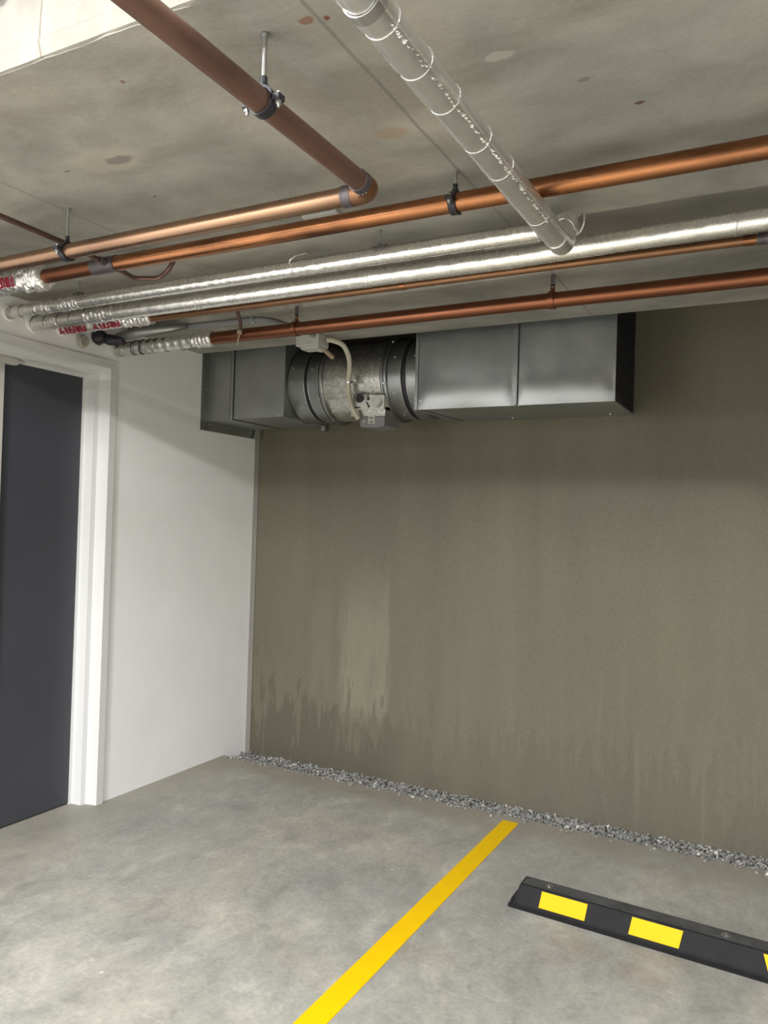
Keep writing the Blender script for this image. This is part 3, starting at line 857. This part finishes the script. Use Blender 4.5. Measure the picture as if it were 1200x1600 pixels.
    obj('label', B(-1.938, -1.902, 3.4485, 3.4505, 1.916, 1.954), M['sticker'], mb)
    bm = bmesh.new()
    box(bm, -1.932, -1.908, 3.4478, 3.4487, 1.942, 1.947)
    for z, w in ((1.932, 0.014), (1.927, 0.012), (1.922, 0.013), (1.919, 0.009)):
        box(bm, -1.932, -1.920 + w, 3.4478, 3.4487, z, z + 0.0022)
    tag(obj('print', bm, M['ink'], mb), 'lines of small black print')
    bm = bmesh.new()
    prism(bm, [(-1.972, 1.922), (-1.968, 1.922), (-1.963, 1.936), (-1.966, 1.936)], 3.4488, 3.4505, 'y')
    prism(bm, [(-1.958, 1.922), (-1.954, 1.922), (-1.962, 1.936), (-1.965, 1.936)], 3.4488, 3.4505, 'y')
    obj('mark', bm, M['sticker'], mb)
fan()

# flexible cream conduit from the junction box to the fan
def flex():
    t = empty('flexible_conduit', (-1.99, 3.40, 1.93), 'cream flexible conduit hanging from the white junction box across the fan', 'conduit')
    P = [(-2.058, 3.22, 2.305), (-2.03, 3.235, 2.302), (-1.995, 3.27, 2.285), (-1.985, 3.31, 2.24), (-2.000, 3.35, 2.19), (-2.025, 3.385, 2.14), (-2.035, 3.405, 2.08), (-2.025, 3.41, 2.03), (-2.008, 3.41, 1.985), (-1.985, 3.43, 1.940)]
    pts = [V(p) for p in P]
    # catmull-rom
    out = []
    for i in range(len(pts) - 1):
        a = pts[max(0, i - 1)]; b = pts[i]; c = pts[i + 1]; d = pts[min(len(pts) - 1, i + 2)]
        for k in range(8):
            s = k / 8
            out.append(0.5 * ((2 * b) + (c - a) * s + (2 * a - 5 * b + 4 * c - d) * s * s + (3 * b - a - 3 * c + d) * s ** 3))
    out.append(pts[-1])
    obj('hose', sweep(bmesh.new(), out, 0.0125, 18), M['cream'], t, smooth='auto')
    bm = bmesh.new()
    band(bm, V((-2.03, 3.392, 2.125)), (0.1, -0.25, 1), 0.0125, 0.010, 0.002, 20)
    box(bm, -2.022, -1.985, 3.405, 3.410, 2.118, 2.134)
    ring(bm, (-1.992, 3.40, 2.127), (0, 1, 0), 0.009, 0.002, 16, 5)
    tag(obj('clip', bm, M['galv_edge'], t), 'bright metal saddle clip')
flex()

# junction box on the soffit edge
t = empty('junction_box', (-2.12, 3.21, 2.262), 'small off-white square junction box on the ceiling edge below the lowest copper pipe', 'box')
obj('box_body', B(-2.205, -2.112 + 0.04, 3.165, 3.262, 2.272, ZC - 0.004), M['box'], t, bevel=0.004)
obj('box_lid', B(-2.185, -2.112 + 0.03, 3.180, 3.250, 2.258, 2.273), M['box'], t, bevel=0.003)
bm = bmesh.new(); cyl(bm, (-2.10, 3.235, 2.252), (-2.10, 3.235, 2.262), 0.012, 16)
obj('knockout', bm, M['box'], t)
bm = bmesh.new(); cyl(bm, (-2.135, 3.262, 2.30), (-2.135, 3.40, 2.262), 0.013, 14)
tag(obj('cable', bm, M['knot'], t, smooth='auto'), 'short buff cable end')

# grey pvc conduit on the soffit
t = empty('pvc_conduit', (-2.5, 2.81, 2.30), 'grey conduit running along the ceiling just above the lowest copper pipe', 'conduit')
zc = ZC - 0.004 - 0.0125
P = fillet([(XL + 0.002, 2.79, zc), (-2.14, 2.822, zc), (-2.09, 3.10, zc), (-2.10, 3.17, zc)], 0.09, 10)
obj('pipe', sweep(bmesh.new(), P, 0.0125, 20), M['pvc'], t, smooth='auto')
bm = bmesh.new(); band(bm, (-2.20, 2.819, zc), (1, 0, 0), 0.0125, 0.014, 0.0022, 20); box(bm, -2.207, -2.193, 2.80, 2.838, ZC - 0.008, ZC - 0.0045)
obj('saddle_clip', bm, M['galv_edge'], t)
bm = bmesh.new(); cyl(bm, (-2.62, 2.80, zc), (-2.58, 2.802, zc), 0.0155, 20); obj('coupling', bm, M['pvc'], t, smooth='auto')

# ------------------------------------------------------------------ pipes
def wires(parent, xs, y, z, R, mat, jig=0.006, r=0.0014, slope=0.0):
    for x in xs:
        obj('wire_tie', ring(bmesh.new(), (x, y, z), (1, 0, 0), R, r, 28, 5, jig), mat, parent, smooth=True)

def text_wrap(parent, body, xr, axis_y, axis_z, R, height, width, ang0):
    """red print wrapped on the lower front of a pipe; rotated half a turn (reads upside-down)"""
    cu = bpy.data.curves.new('print', 'FONT'); cu.body = body; cu.size = 1.0; cu.resolution_u = 2
    to = bpy.data.objects.new('print_tmp', cu); COL.objects.link(to)
    dg = bpy.context.evaluated_depsgraph_get(); dg.update()
    me = bpy.data.meshes.new_from_object(to.evaluated_get(dg))
    bm = bmesh.new(); bm.from_mesh(me)
    bpy.data.objects.remove(to); bpy.data.meshes.remove(me)
    bmesh.ops.triangulate(bm, faces=bm.faces[:])
    for _ in range(2):
        es = [e for e in bm.edges if e.calc_length() > 0.18]
        if es: bmesh.ops.subdivide_edges(bm, edges=es, cuts=1)
        bmesh.ops.triangulate(bm, faces=bm.faces[:])
    x0 = min(v.co.x for v in bm.verts); x1 = max(v.co.x for v in bm.verts)
    y0 = min(v.co.y for v in bm.verts); y1 = max(v.co.y for v in bm.verts)
    for v in bm.verts:
        u = (v.co.x - x0) / (x1 - x0); w = (v.co.y - y0) / (y1 - y0) - 0.5
        a = ang0 + w * height / R
        rr = R + 0.0048 + 0.001 * noise.noise(V((u * 9, w * 2, 1)))
        v.co = V((xr - u * width, axis_y - rr * cos(a), axis_z - rr * sin(a)))
    r = bmesh.ops.extrude_face_region(bm, geom=bm.faces[:])
    vs = [g for g in r['geom'] if isinstance(g, bmesh.types.BMVert)]
    for v in vs:
        d = V((0, v.co.y - axis_y, v.co.z - axis_z)).normalized(); v.co -= d * 0.0050
    o = obj('print', bm, M['red'], parent)
    tag(o, 'dark red capital lettering, upside down')
    return o

def wrap_sleeve(name, parent, xa, xb, y, z, R, wob=0.004, seg=40, flare=0.0):
    bm = bmesh.new()
    n = max(6, int(abs(xb - xa) / 0.006))
    pts = lerp_pts((xa, y, z), (xb, y, z), n)
    rad = []
    for i in range(n + 1):
        rr = R + 0.0018 * sin(i * 1.7) * wob / 0.004
        if flare and i > n - 5: rr += flare
        if i == n: rr = R - 0.010
        rad.append(rr)
    sweep(bm, pts, rad, seg, True, wob, 55)
    return obj(name, bm, M['foil_w'], parent, smooth=True)

# 1. large brown copper pipe with elbow (from the camera side, turning left)
t = empty('copper_pipe', (-0.908, 1.6, 2.205), 'large brown copper pipe from the top left that turns through an elbow and runs left', 'pipe')
R1 = 0.0232
zA = 2.205
def sw(name, pts, r, mat, parent=t, seg=32, smooth='auto'):
    return obj(name, sweep(bmesh.new(), pts, r, seg), mat, parent, smooth=smooth)
sw('pipe', lerp_pts((-0.908, -1.2, zA), (-0.908, 1.545, zA), 6), R1, M['cop_a'])
sw('pipe', lerp_pts((-0.965, 1.6, zA), (-2.978, 1.6, zA - 0.002), 6), R1, M['cop_pink'])
el = sw('elbow', fillet([(-0.908, 1.538, zA), (-0.908, 1.6, zA), (-0.970, 1.6, zA)], 0.045, 14), R1 + 0.0022, M['cop_c'])
obj('solder_band', band(bmesh.new(), (-0.908, 1.540, zA), (0, 1, 0), R1 + 0.0004, 0.020, 0.0028, 36), M['burnt'], t, smooth='auto')
obj('solder_band', band(bmesh.new(), (-0.972, 1.6, zA), (1, 0, 0), R1 + 0.0004, 0.026, 0.0028, 36), M['burnt'], t, smooth='auto')
bm = bmesh.new()
for p in ((-0.905, 1.552, zA - R1 - 0.003), (-0.895, 1.549, zA - R1 - 0.002), (-0.918, 1.556, zA - R1 - 0.001)):
    bmesh.ops.create_icosphere(bm, subdivisions=1, radius=0.0018, matrix=Matrix.Translation(p))
tag(obj('solder_drip', bm, M['steel'], t, smooth=True), kind='stuff')

# 2. bright copper pipe under the soffit, tee and foil wrap at the left
t = empty('copper_pipe', (-1.0, 1.847, 2.254), 'bright copper pipe nearest the elbow, passing behind the sloping foil pipe', 'pipe')
R2 = 0.0252; zB = 2.2545
sw('pipe', lerp_pts((-2.10, 1.847, zB - 0.001), (4.59, 1.847, zB - 0.004), 8), R2, M['cop_b'], t)
sw('pipe', lerp_pts((-2.978, 1.847, zB - 0.004), (-2.10, 1.847, zB - 0.001), 4), R2 - 0.0005, M['cop_d'], t)
sw('tee', lerp_pts((-2.125, 1.847, zB - 0.001), (-2.015, 1.847, zB - 0.001), 3), R2 + 0.002, M['burnt'], t)
bm = bmesh.new(); sweep(bm, [(-2.045, 1.80, zB), (-2.060, 1.90, zB)], 0.013, 20)
obj('tee', bm, M['burnt'], t, smooth='auto')
P = fillet([(-2.000, 0.9, zB + 0.004), (-2.030, 1.65, zB + 0.002), (-2.050, 1.80, zB), (-2.062, 1.90, zB)], 0.06, 5)
sw('branch_pipe', P, 0.0085, M['thin'], t, 14)
P = fillet([(-2.060, 1.89, zB), (-2.092, 1.995, zB), (-2.03, 2.055, zB + 0.01), (-1.965, 2.035, zB + 0.03), (-1.95, 2.05, ZC + 0.001)], 0.035, 6)
sw('branch_pipe', P, 0.0085, M['thin'], t, 14)
wrap_sleeve('foil_wrap', t, -2.978, -2.385, 1.847, zB - 0.003, 0.037, 0.004)
wrap_sleeve('foil_wrap', t, -2.475, -2.366, 1.847, zB - 0.004, 0.041, 0.009, 44)
text_wrap(t, 'FIREFLY', -2.492, 1.847, zB - 0.003, 0.0405, 0.034, 0.150, 0.30)
text_wrap(t, 'FIREFLY', -2.70, 1.847, zB - 0.003, 0.0405, 0.034, 0.150, 0.30)
wires(t, (-2.52, -2.60), 1.847, zB - 0.003, 0.041, M['steel'], 0.01)

# 3. diagonal foil pipe + elbow + upper foil pipe
t = empty('foil_lagged_pipe', (-0.575, 2.0, 2.19), 'foil-lagged pipe sloping from the top centre, then elbowed left under the ceiling', 'pipe')
R3 = 0.0305; zD = 2.187
yU, zU, RU = 2.150, 2.262, 0.0245
pts = lerp_pts((-0.575, -1.0, zD), (-0.577, 2.015, zD), 150)
bm = bmesh.new(); sweep(bm, pts, R3, 36, True, 0.0007, 22)
obj('lagging', bm, M['foil_s'], t, smooth='auto')
P = fillet([(-0.577, 2.005, zD), (-0.577, 2.075, zD), (-0.577, 2.11, zU + 0.004)], 0.03, 8)
bm = bmesh.new(); sweep(bm, P, R3 + 0.001, 32, True, 0.0025, 40)
obj('elbow', bm, M['foil_s'], t, smooth='auto')
P = fillet([(-0.577, 2.085, zU - 0.03), (-0.570, 2.150, zU + 0.002), (-0.655, 2.150, zU)], 0.040, 10)
bm = bmesh.new(); sweep(bm, P, R3 - 0.001, 32, True, 0.0025, 40)
obj('elbow', bm, M['foil_s'], t, smooth='auto')
obj('elbow_rim', ring(bmesh.new(), (-0.548, 2.13, zU - 0.002), (0.75, 0.65, 0), 0.0285, 0.0028, 30, 6, 0.003), M['foil_w'], t, smooth=True)
pts = lerp_pts((-0.62, yU, zU), (-2.978, yU, zU - 0.002), 380)
bm = bmesh.new(); sweep(bm, pts, RU, 26, True, 0.0010, 60)
tag(obj('lagging', bm, M['foil'], t, smooth='auto'), 'straight foil lagging with fine ribs')
# long lap seams and tape rings on the diagonal run
bm = bmesh.new()
n = 120
for (ang, wd, y0, y1) in ((0.45, 0.006, 0.6, 2.0), (pi - 0.35, 0.005, 0.6, 2.02)):
    A = []; Bq = []; Cq = []
    for i in range(n + 1):
        y = y0 + (y1 - y0) * i / n
        w = wd * (0.7 + 0.6 * noise.noise(V((y * 12, ang, 1))))
        a = ang
        if ang < 1 and 1.16 < y < 1.30: w += 0.010 * sin((y - 1.16) / 0.14 * pi)
        c = V((-0.576, y, zD)); d = V((cos(a), 0, -sin(a)))
        A.append(bm.verts.new(c + d * (R3 - 0.001))); Bq.append(bm.verts.new(c + d * (R3 + w) + V((0, 0, -0.001)))); Cq.append(bm.verts.new(c + d * (R3 + w) + V((0, 0, 0.0012))))
    for i in range(n):
        bm.faces.new((A[i], A[i + 1], Bq[i + 1], Bq[i])); bm.faces.new((Bq[i], Bq[i + 1], Cq[i + 1], Cq[i])); bm.faces.new((Cq[i], Cq[i + 1], A[i + 1], A[i]))
obj('lap_seam', bm, M['foil_w'], t, recalc=True)
for y in (1.03, 1.15, 1.27, 1.43, 1.565, 1.84):
    obj('tape_ring', ring(bmesh.new(), (-0.576, y, zD), (0.05, 1, 0.02), R3 + 0.0002, 0.0008, 36, 5, 0.004), M['foil_w'], t, smooth=True)
# little burrs and pricks along the lap
bm = bmesh.new()
rnd = random.Random(11)
for i in range(130):
    y = 0.85 + 1.0 * rnd.random()
    a = 0.62 + 0.16 * rnd.random()
    c = V((-0.576 + (R3 + 0.001) * cos(a), y, zD - (R3 + 0.001) * sin(a)))
    bmesh.ops.create_icosphere(bm, subdivisions=1, radius=0.0008 + 0.0010 * rnd.random(), matrix=Matrix.Translation(c) @ Matrix.Diagonal((2.2, 0.7, 0.8, 1)))
tag(obj('foil_crease', bm, M['foil_w'], t), kind='stuff')
wires(t, (-2.966, -2.950, -2.894, -2.802, -2.736), yU, zU - 0.002, RU + 0.0005, M['burnt'], 0.008, 0.0012)
wrap_sleeve('foil_wrap', t, -2.80, -2.70, yU, zU - 0.002, RU + 0.001, 0.005)
wrap_sleeve('foil_wrap', t, -2.66, -2.54, yU, zU - 0.002, RU + 0.0005, 0.0045)
# loose wire twist above it
bm = bmesh.new(); sweep(bm, [(-1.520, yU - 0.02, zU + 0.014), (-1.512, yU - 0.028, zU + 0.022), (-1.500, yU - 0.012, zU + 0.040), (-1.478, yU + 0.01, zU + 0.052), (-1.465, yU + 0.03, zU + 0.056)], 0.0028, 8)
obj('wire_twist', bm, M['foil_w'], t, smooth=True)
obj('wire_tie', ring(bmesh.new(), (-1.508, yU, zU), (1, 0, 0), RU + 0.001, 0.0016, 28, 5, 0.006), M['foil_w'], t, smooth=True)

# 4. lower thick foil pipe
t = empty('foil_lagged_pipe', (-1.0, 2.27, 2.24), 'thick ribbed foil-lagged pipe running straight across just above the thin copper pipe', 'pipe')
yF, zF, RF = 2.270, 2.245, 0.0300
def zf(x): return zF + 0.004 * (x + 0.8) / 2.0 * (1 if x > -0.8 else -1)
pts = [V((4.59 - (4.59 + 2.978) * i / 620, yF, 0)) for i in range(621)]
for p in pts: p.z = 2.252 if p.x > -0.1 else (2.240 if p.x < -0.8 else 2.240 + 0.012 * (p.x + 0.8) / 0.7)
bm = bmesh.new(); sweep(bm, pts, RF, 30, True, 0.0012, 45)
obj('lagging', bm, M['foil'], t, smooth='auto')
wires(t, (-2.965, -2.885, -2.80, -2.729, -2.644, -2.524), yF, 2.242, RF + 0.001, M['burnt'], 0.008, 0.0013)
wires(t, (-2.031, -2.012), yF, 2.240, RF + 0.001, M['foil_w'], 0.010, 0.0014)
wires(t, (-1.30, -1.283), yF, 2.240, RF + 0.0006, M['foil_w'], 0.008, 0.0011)
wires(t, (-0.155,), yF, 2.251, RF + 0.001, M['foil_w'], 0.006, 0.0016)
wrap_sleeve('foil_wrap', t, -2.64, -2.47, yF, 2.241, RF + 0.0005, 0.005)
wrap_sleeve('foil_wrap', t, -2.86, -2.80, yF, 2.241, RF + 0.0005, 0.004)

# 5. thin copper pipe
t = empty('copper_pipe', (-1.0, 2.42, 2.255), 'thin dull copper pipe tucked directly under the thick foil pipe', 'pipe')
yS, RS = 2.42, 0.0142
def zs(x): return 2.2525 - 0.004 * min(1, max(0, (-0.6 - x) / 1.8))
pts = [V((4.59 - (4.59 + 2.978) * i / 40, yS, 0)) for i in range(41)]
for p in pts: p.z = zs(p.x)
sw('pipe', pts, RS, M['cop_c'], t, 24)
for a, b in ((-0.150, -0.118), (-1.245, -1.225)):
    sw('coupling', lerp_pts((a, yS, zs(a)), (b, yS, zs(b)), 2), RS + 0.0016, M['cop_b'], t, 24)
sw('coupling', lerp_pts((-0.112, yS, zs(0)), (0.02, yS, zs(0)), 2), RS + 0.003, M['burnt'], t, 24)
wrap_sleeve('foil_wrap', t, -2.978, -2.56, yS, 2.255, 0.0275, 0.003)
wrap_sleeve('foil_wrap', t, -2.60, -2.428, yS, 2.256, 0.0285, 0.008, 44)
text_wrap(t, 'FIREFLY', -2.800, yS, 2.255, 0.0300, 0.030, 0.172, 0.62)
text_wrap(t, 'FIREFLY', -2.590, yS, 2.255, 0.0315, 0.028, 0.160, 0.55)
wires(t, (-2.78, -2.775, -2.70), yS, 2.255, 0.0285, M['foil_w'], 0.008, 0.0012)

# 6. lowest reddish copper pipe
t = empty('copper_pipe', (-1.0, 2.74, 2.235), 'reddish copper pipe lowest and nearest the ductwork, foil wrapped at its left end', 'pipe')
yL, RL = 2.74, 0.0280
def zl(x): return 2.236 + 0.002 * (x + 1.5)
sw('pipe', [V((4.59, yL, zl(0.5))), V((0.5, yL, zl(0.5))), V((-2.978, yL, zl(-2.978) - 0.004))], RL, M['cop_d'], t, 36)
wrap_sleeve('foil_wrap', t, -2.45, -2.362, yL, zl(-2.4) - 0.003, RL + 0.008, 0.004)
n = 80
pts = lerp_pts((-2.979, yL, 2.222), (-2.42, yL, 2.231), n)
bm = bmesh.new(); sweep(bm, pts, [RL + 0.003 + 0.0018 * sin(i * 0.9) for i in range(n + 1)], 34, True, 0.0018, 30)
tag(obj('foil_wrap', bm, M['foil_s'], t, smooth=True), 'dull grey foil sleeve tied with wire')
wires(t, (-2.955, -2.935, -2.915, -2.842, -2.83, -2.759, -2.717, -2.64, -2.54, -2.475), yL, 2.226, RL + 0.0055, M['galv_dark'], 0.008, 0.0022)
wires(t, (-2.85, -2.80, -2.795), yL, 2.226, RL + 0.006, M['burnt'], 0.010, 0.0022)

# black sealed cable bundle at the wall
t = empty('cable_sleeve', (XL, 2.62, 2.25), 'black foam plug stuck in the white wall above the door frame corner', 'plug')
bm = bmesh.new(); sweep(bm, lerp_pts((XL + 0.001, 2.615, 2.258), (XL + 0.05, 2.625, 2.262), 6), [0.034, 0.038, 0.036, 0.034, 0.030, 0.026, 0.022], 22, True, 0.006, 40)
obj('plug', bm, M['black'], t, smooth=True)
bm = bmesh.new(); sweep(bm, lerp_pts((XL + 0.035, 2.640, 2.252), (XL + 0.125, 2.672, 2.246), 8), [0.020, 0.025, 0.027, 0.025, 0.023, 0.022, 0.020, 0.018, 0.014], 20, True, 0.006, 40)
obj('plug', bm, M['black'], t, smooth=True)
bm = bmesh.new(); sweep(bm, [(XL + 0.08, 2.665, 2.262), (XL + 0.2, 2.69, 2.282), (XL + 0.34, 2.735, 2.296), (XL + 0.42, 2.775, 2.31)], [0.018, 0.022, 0.018, 0.011], 16, True, 0.003, 30)
tag(obj('foil_tail', bm, M['galv_dark'], t, smooth=True), 'grey foil tail of the sleeve')

# round cover cap and plaster collars on the wall
t = empty('blanking_plate', (XL, 2.53, 2.222), 'round beige cap on the white wall between the pipe ends and door frame', 'plate')
bm = bmesh.new(); sweep(bm, [(XL + 0.0005, 2.528, 2.222), (XL + 0.006, 2.528, 2.222), (XL + 0.008, 2.528, 2.222)], [0.036, 0.035, 0.031], 32)
obj('back_plate', bm, M['box'], t, smooth='auto')
bm = bmesh.new(); sweep(bm, [(XL + 0.008, 2.531, 2.221), (XL + 0.022, 2.533, 2.221), (XL + 0.024, 2.533, 2.221)], [0.026, 0.026, 0.024], 28)
obj('cap', bm, M['beige'], t, smooth='auto')
bm = bmesh.new()
for dy, dz in ((0.012, 0.018), (-0.010, -0.018)): screw(bm, (XL + 0.024, 2.533 + dy, 2.221 + dz), (1, 0, 0), 0.0022, 0.001)
tag(obj('screw', bm, M['black'], t), kind='stuff')
for y, z, r, lab in ((yS, 2.257, 0.040, 'pale plaster ring round the thin copper pipe where it enters the wall'),
                     (yF, 2.243, 0.046, 'pale plaster ring round the thick foil pipe where it enters the wall'),
                     (yU, 2.260, 0.040, 'pale plaster ring round the upper foil pipe where it enters the wall')):
    bm = bmesh.new()
    sweep(bm, [(XL + 0.0004, y, z), (XL + 0.003, y, z), (XL + 0.006, y, z)], [r * 0.88, r * 0.86, r * 0.78], 28, True, 0.003, 40)
    tag(obj('wall_collar', bm, M['white'], smooth='auto'), lab, 'collar')

# ------------------------------------------------------------------ hangers
def hanger(label, x, y, z, R, along, ztop=ZC, rod_r=0.005, style='clamp', ring_mat='black'):
    t = empty('pipe_hanger', (x, y, z), label, 'pipe hanger', 'hangers under the concrete ceiling')
    ax = V((1, 0, 0)) if along == 'x' else V((0, 1, 0))
    side = V((0, 1, 0)) if along == 'x' else V((1, 0, 0))
    c = V((x, y, z))
    w = 0.020
    bm = bmesh.new(); band(bm, c, ax, R + 0.0003, w, 0.0048, 36)
    if style == 'clamp':
        for s in (-1, 1):
            q = c + side * s * (R + 0.011)
            bm2 = bmesh.new()
            box(bm, *(sum([[q[i] - h[i], q[i] + h[i]] for h in (V((w / 2, 0.009, 0.0055)) if along == 'x' else V((0.009, w / 2, 0.0055)),) for i in range(3)], [])))
            bm2.free()
    tag(obj('clamp_ring', bm, M[ring_mat], t, smooth='auto'))
    top = V((x, y, ztop)); low = V((x, y, z + R + 0.004))
    if style == 'clamp':
        bm = bmesh.new(); cyl(bm, low - V((0, 0, 0.002)), low + V((0, 0, 0.020)), rod_r + 0.0025, 14); cyl(bm, low + V((0, 0, 0.0)), low + V((0, 0, 0.005)), rod_r + 0.006, 6)
        tag(obj('boss', bm, M[ring_mat], t, smooth='auto'))
        bm = bmesh.new(); cyl(bm, low + V((0, 0, 0.016)), top, rod_r, 16)
        obj('rod', bm, M['steel' if rod_r > 0.0045 else 'galv_dark'], t, smooth='auto')
        bm = bmesh.new(); cyl(bm, top - V((0, 0, 0.004)), top, rod_r + 0.005, 16)
        obj('anchor', bm, M['galv_dark'], t, smooth='auto')
        for s in (-1, 1):
            q = c + side * s * (R + 0.013)
            bm = bmesh.new(); cyl(bm, q - V((0, 0, 0.018)), q + V((0, 0, 0.012)), 0.0032, 10); cyl(bm, q - V((0, 0, 0.0115)), q - V((0, 0, 0.0055)), 0.0062, 6)
            obj('bolt', bm, M['steel'], t)
    else:
        bm = bmesh.new()
        hh = 0.0018
        def strap(z0, z1):
            if along == 'x': box(bm, x - 0.008, x + 0.008, y - hh, y + hh, z0, z1)
            else: box(bm, x - hh, x + hh, y - 0.008, y + 0.008, z0, z1)
        strap(z + R, z + R + 0.028)
        obj('strap', bm, M[ring_mat], t)
        bm = bmesh.new(); strap(z + R + 0.024, ztop)
        obj('hanger_strap', bm, M['burnt'], t)
        bm = bmesh.new(); screw(bm, (x, y - 0.002, z + R + 0.020), (0, -1, 0), 0.004, 0.004)
        obj('bolt', bm, M['steel'], t)
    return t
hanger('black clamp on a shiny rod holding the large brown pipe before its elbow', -0.906, 1.168, zA, R1, 'y')
hanger('black clamp on a dull rod holding the large pipe at the far left', -1.960, 1.600, zA - 0.001, R1, 'x', rod_r=0.0036)
hanger('black clamp on a short rod holding the bright copper pipe left of the foil pipe', -0.800, 1.847, zB - 0.002, R2, 'x', rod_r=0.0042)
hanger('copper-coloured strap on the lowest copper pipe below the foil elbow', -0.793, yL, zl(-0.79), RL, 'x', ZC - 0.004, style='strap', ring_mat='cop_d')
hanger('copper-coloured strap on the lowest copper pipe just left of the junction box', -1.908, yL, zl(-1.9), RL, 'x', ZC - 0.004, style='strap', ring_mat='cop_d')
def small_hanger(label, x, y, z, ztop=ZC):
    t = empty('pipe_hanger', (x, y, z), label, 'pipe hanger', 'hangers under the concrete ceiling')
    bm = bmesh.new(); cyl(bm, (x, y, z + RU - 0.002), (x, y, ztop), 0.0035, 10)
    obj('rod', bm, M['galv_dark'], t, smooth='auto')
    bm = bmesh.new(); cyl(bm, (x, y, z + RU - 0.001), (x, y, z + RU + 0.006), 0.007, 6); box(bm, x - 0.026, x + 0.026, y - 0.005, y + 0.005, z + RU - 0.004, z + RU + 0.001)
    obj('saddle', bm, M['burnt'], t)
    bm = bmesh.new(); cyl(bm, (x, y, ztop - 0.004), (x, y, ztop), 0.008, 12)
    obj('anchor', bm, M['galv_dark'], t)
small_hanger('small grey rod hanger of the upper foil pipe below the bright copper pipe, mid ceiling', -1.176, 2.128, zU)
small_hanger('small grey rod hanger of the upper foil pipe at the far left', -2.527, 2.123, zU - 0.002)
# hanger of the diagonal foil pipe at the top edge
t = empty('pipe_hanger', (-0.545, 0.985, zD), 'strap hanger at the top edge of the picture beside the sloping foil pipe', 'pipe hanger', 'hangers under the concrete ceiling')
bm = bmesh.new(); band(bm, (-0.576, 0.975, zD), (0, 1, 0), R3 + 0.001, 0.022, 0.0022, 36); obj('clamp_ring', bm, M['galv_edge'], t, smooth='auto')
bm = bmesh.new(); box(bm, -0.546, -0.528, 0.966, 0.984, zD - 0.004, zD + 0.030); cyl(bm, (-0.537, 0.975, zD + 0.028), (-0.537, 0.975, ZT - 0.001), 0.0045, 12); obj('rod', bm, M['galv_edge'], t)

# brown strap tied to the lowest pipe
t = empty('pipe_tie', (-2.178, 2.69, 2.24), 'dark brown strap looped down onto the lowest pipe with a beige twine knot', 'tie')
P = [(-2.112, 2.56, 2.325), (-2.120, 2.60, 2.302), (-2.136, 2.64, 2.275), (-2.160, 2.68, 2.258), (-2.176, 2.696, 2.238)]
bm = bmesh.new(); sweep(bm, P, 0.0075, 12, True, 0.002, 80); obj('strap', bm, M['strap'], t, smooth=True)
bm = bmesh.new()
ring(bm, (-2.178, 2.697, 2.236), (0, 0.3, 1), 0.009, 0.0035, 18, 6); ring(bm, (-2.179, 2.696, 2.229), (0, 0.3, 1), 0.0085, 0.0035, 18, 6)
tag(obj('knot', bm, M['knot'], t, smooth=True), 'beige twine knot')
bm = bmesh.new(); sweep(bm, [(-2.180, 2.700, 2.226), (-2.190, 2.702, 2.202), (-2.195, 2.705, 2.177)], [0.0035, 0.0032, 0.0022], 8)
obj('twine_tail', bm, M['knot'], t, smooth=True)

# white plates on the soffit
tag(obj('cover_plate', B(-1.335, -1.212, 1.925, 2.012, ZC - 0.010, ZC), M['box'], bevel=0.003), 'flat white plate on the ceiling just behind the copper elbow', 'plate')
tag(obj('cover_plate', B(-0.93, -0.742, 2.352, 2.412, ZC - 0.006, ZC + 0.010), M['box'], bevel=0.002), 'flat white strip on the ceiling between the two foil pipes', 'plate')
# blue pipe at the top left corner, on the slab face
t = empty('blue_pipe', (-1.53, 0.99, 2.50), 'blue plastic pipe clipped to the bright slab edge in the top left corner', 'pipe')
bm = bmesh.new(); sweep(bm, [(-1.488, 1.008, 2.488), (-1.494, 1.008, 2.492), (-1.505, 1.006, 2.56), (-1.49, 1.004, 3.1)], [0.010, 0.022, 0.026, 0.026], 24)
obj('pipe', bm, M['blue'], t, smooth='auto')
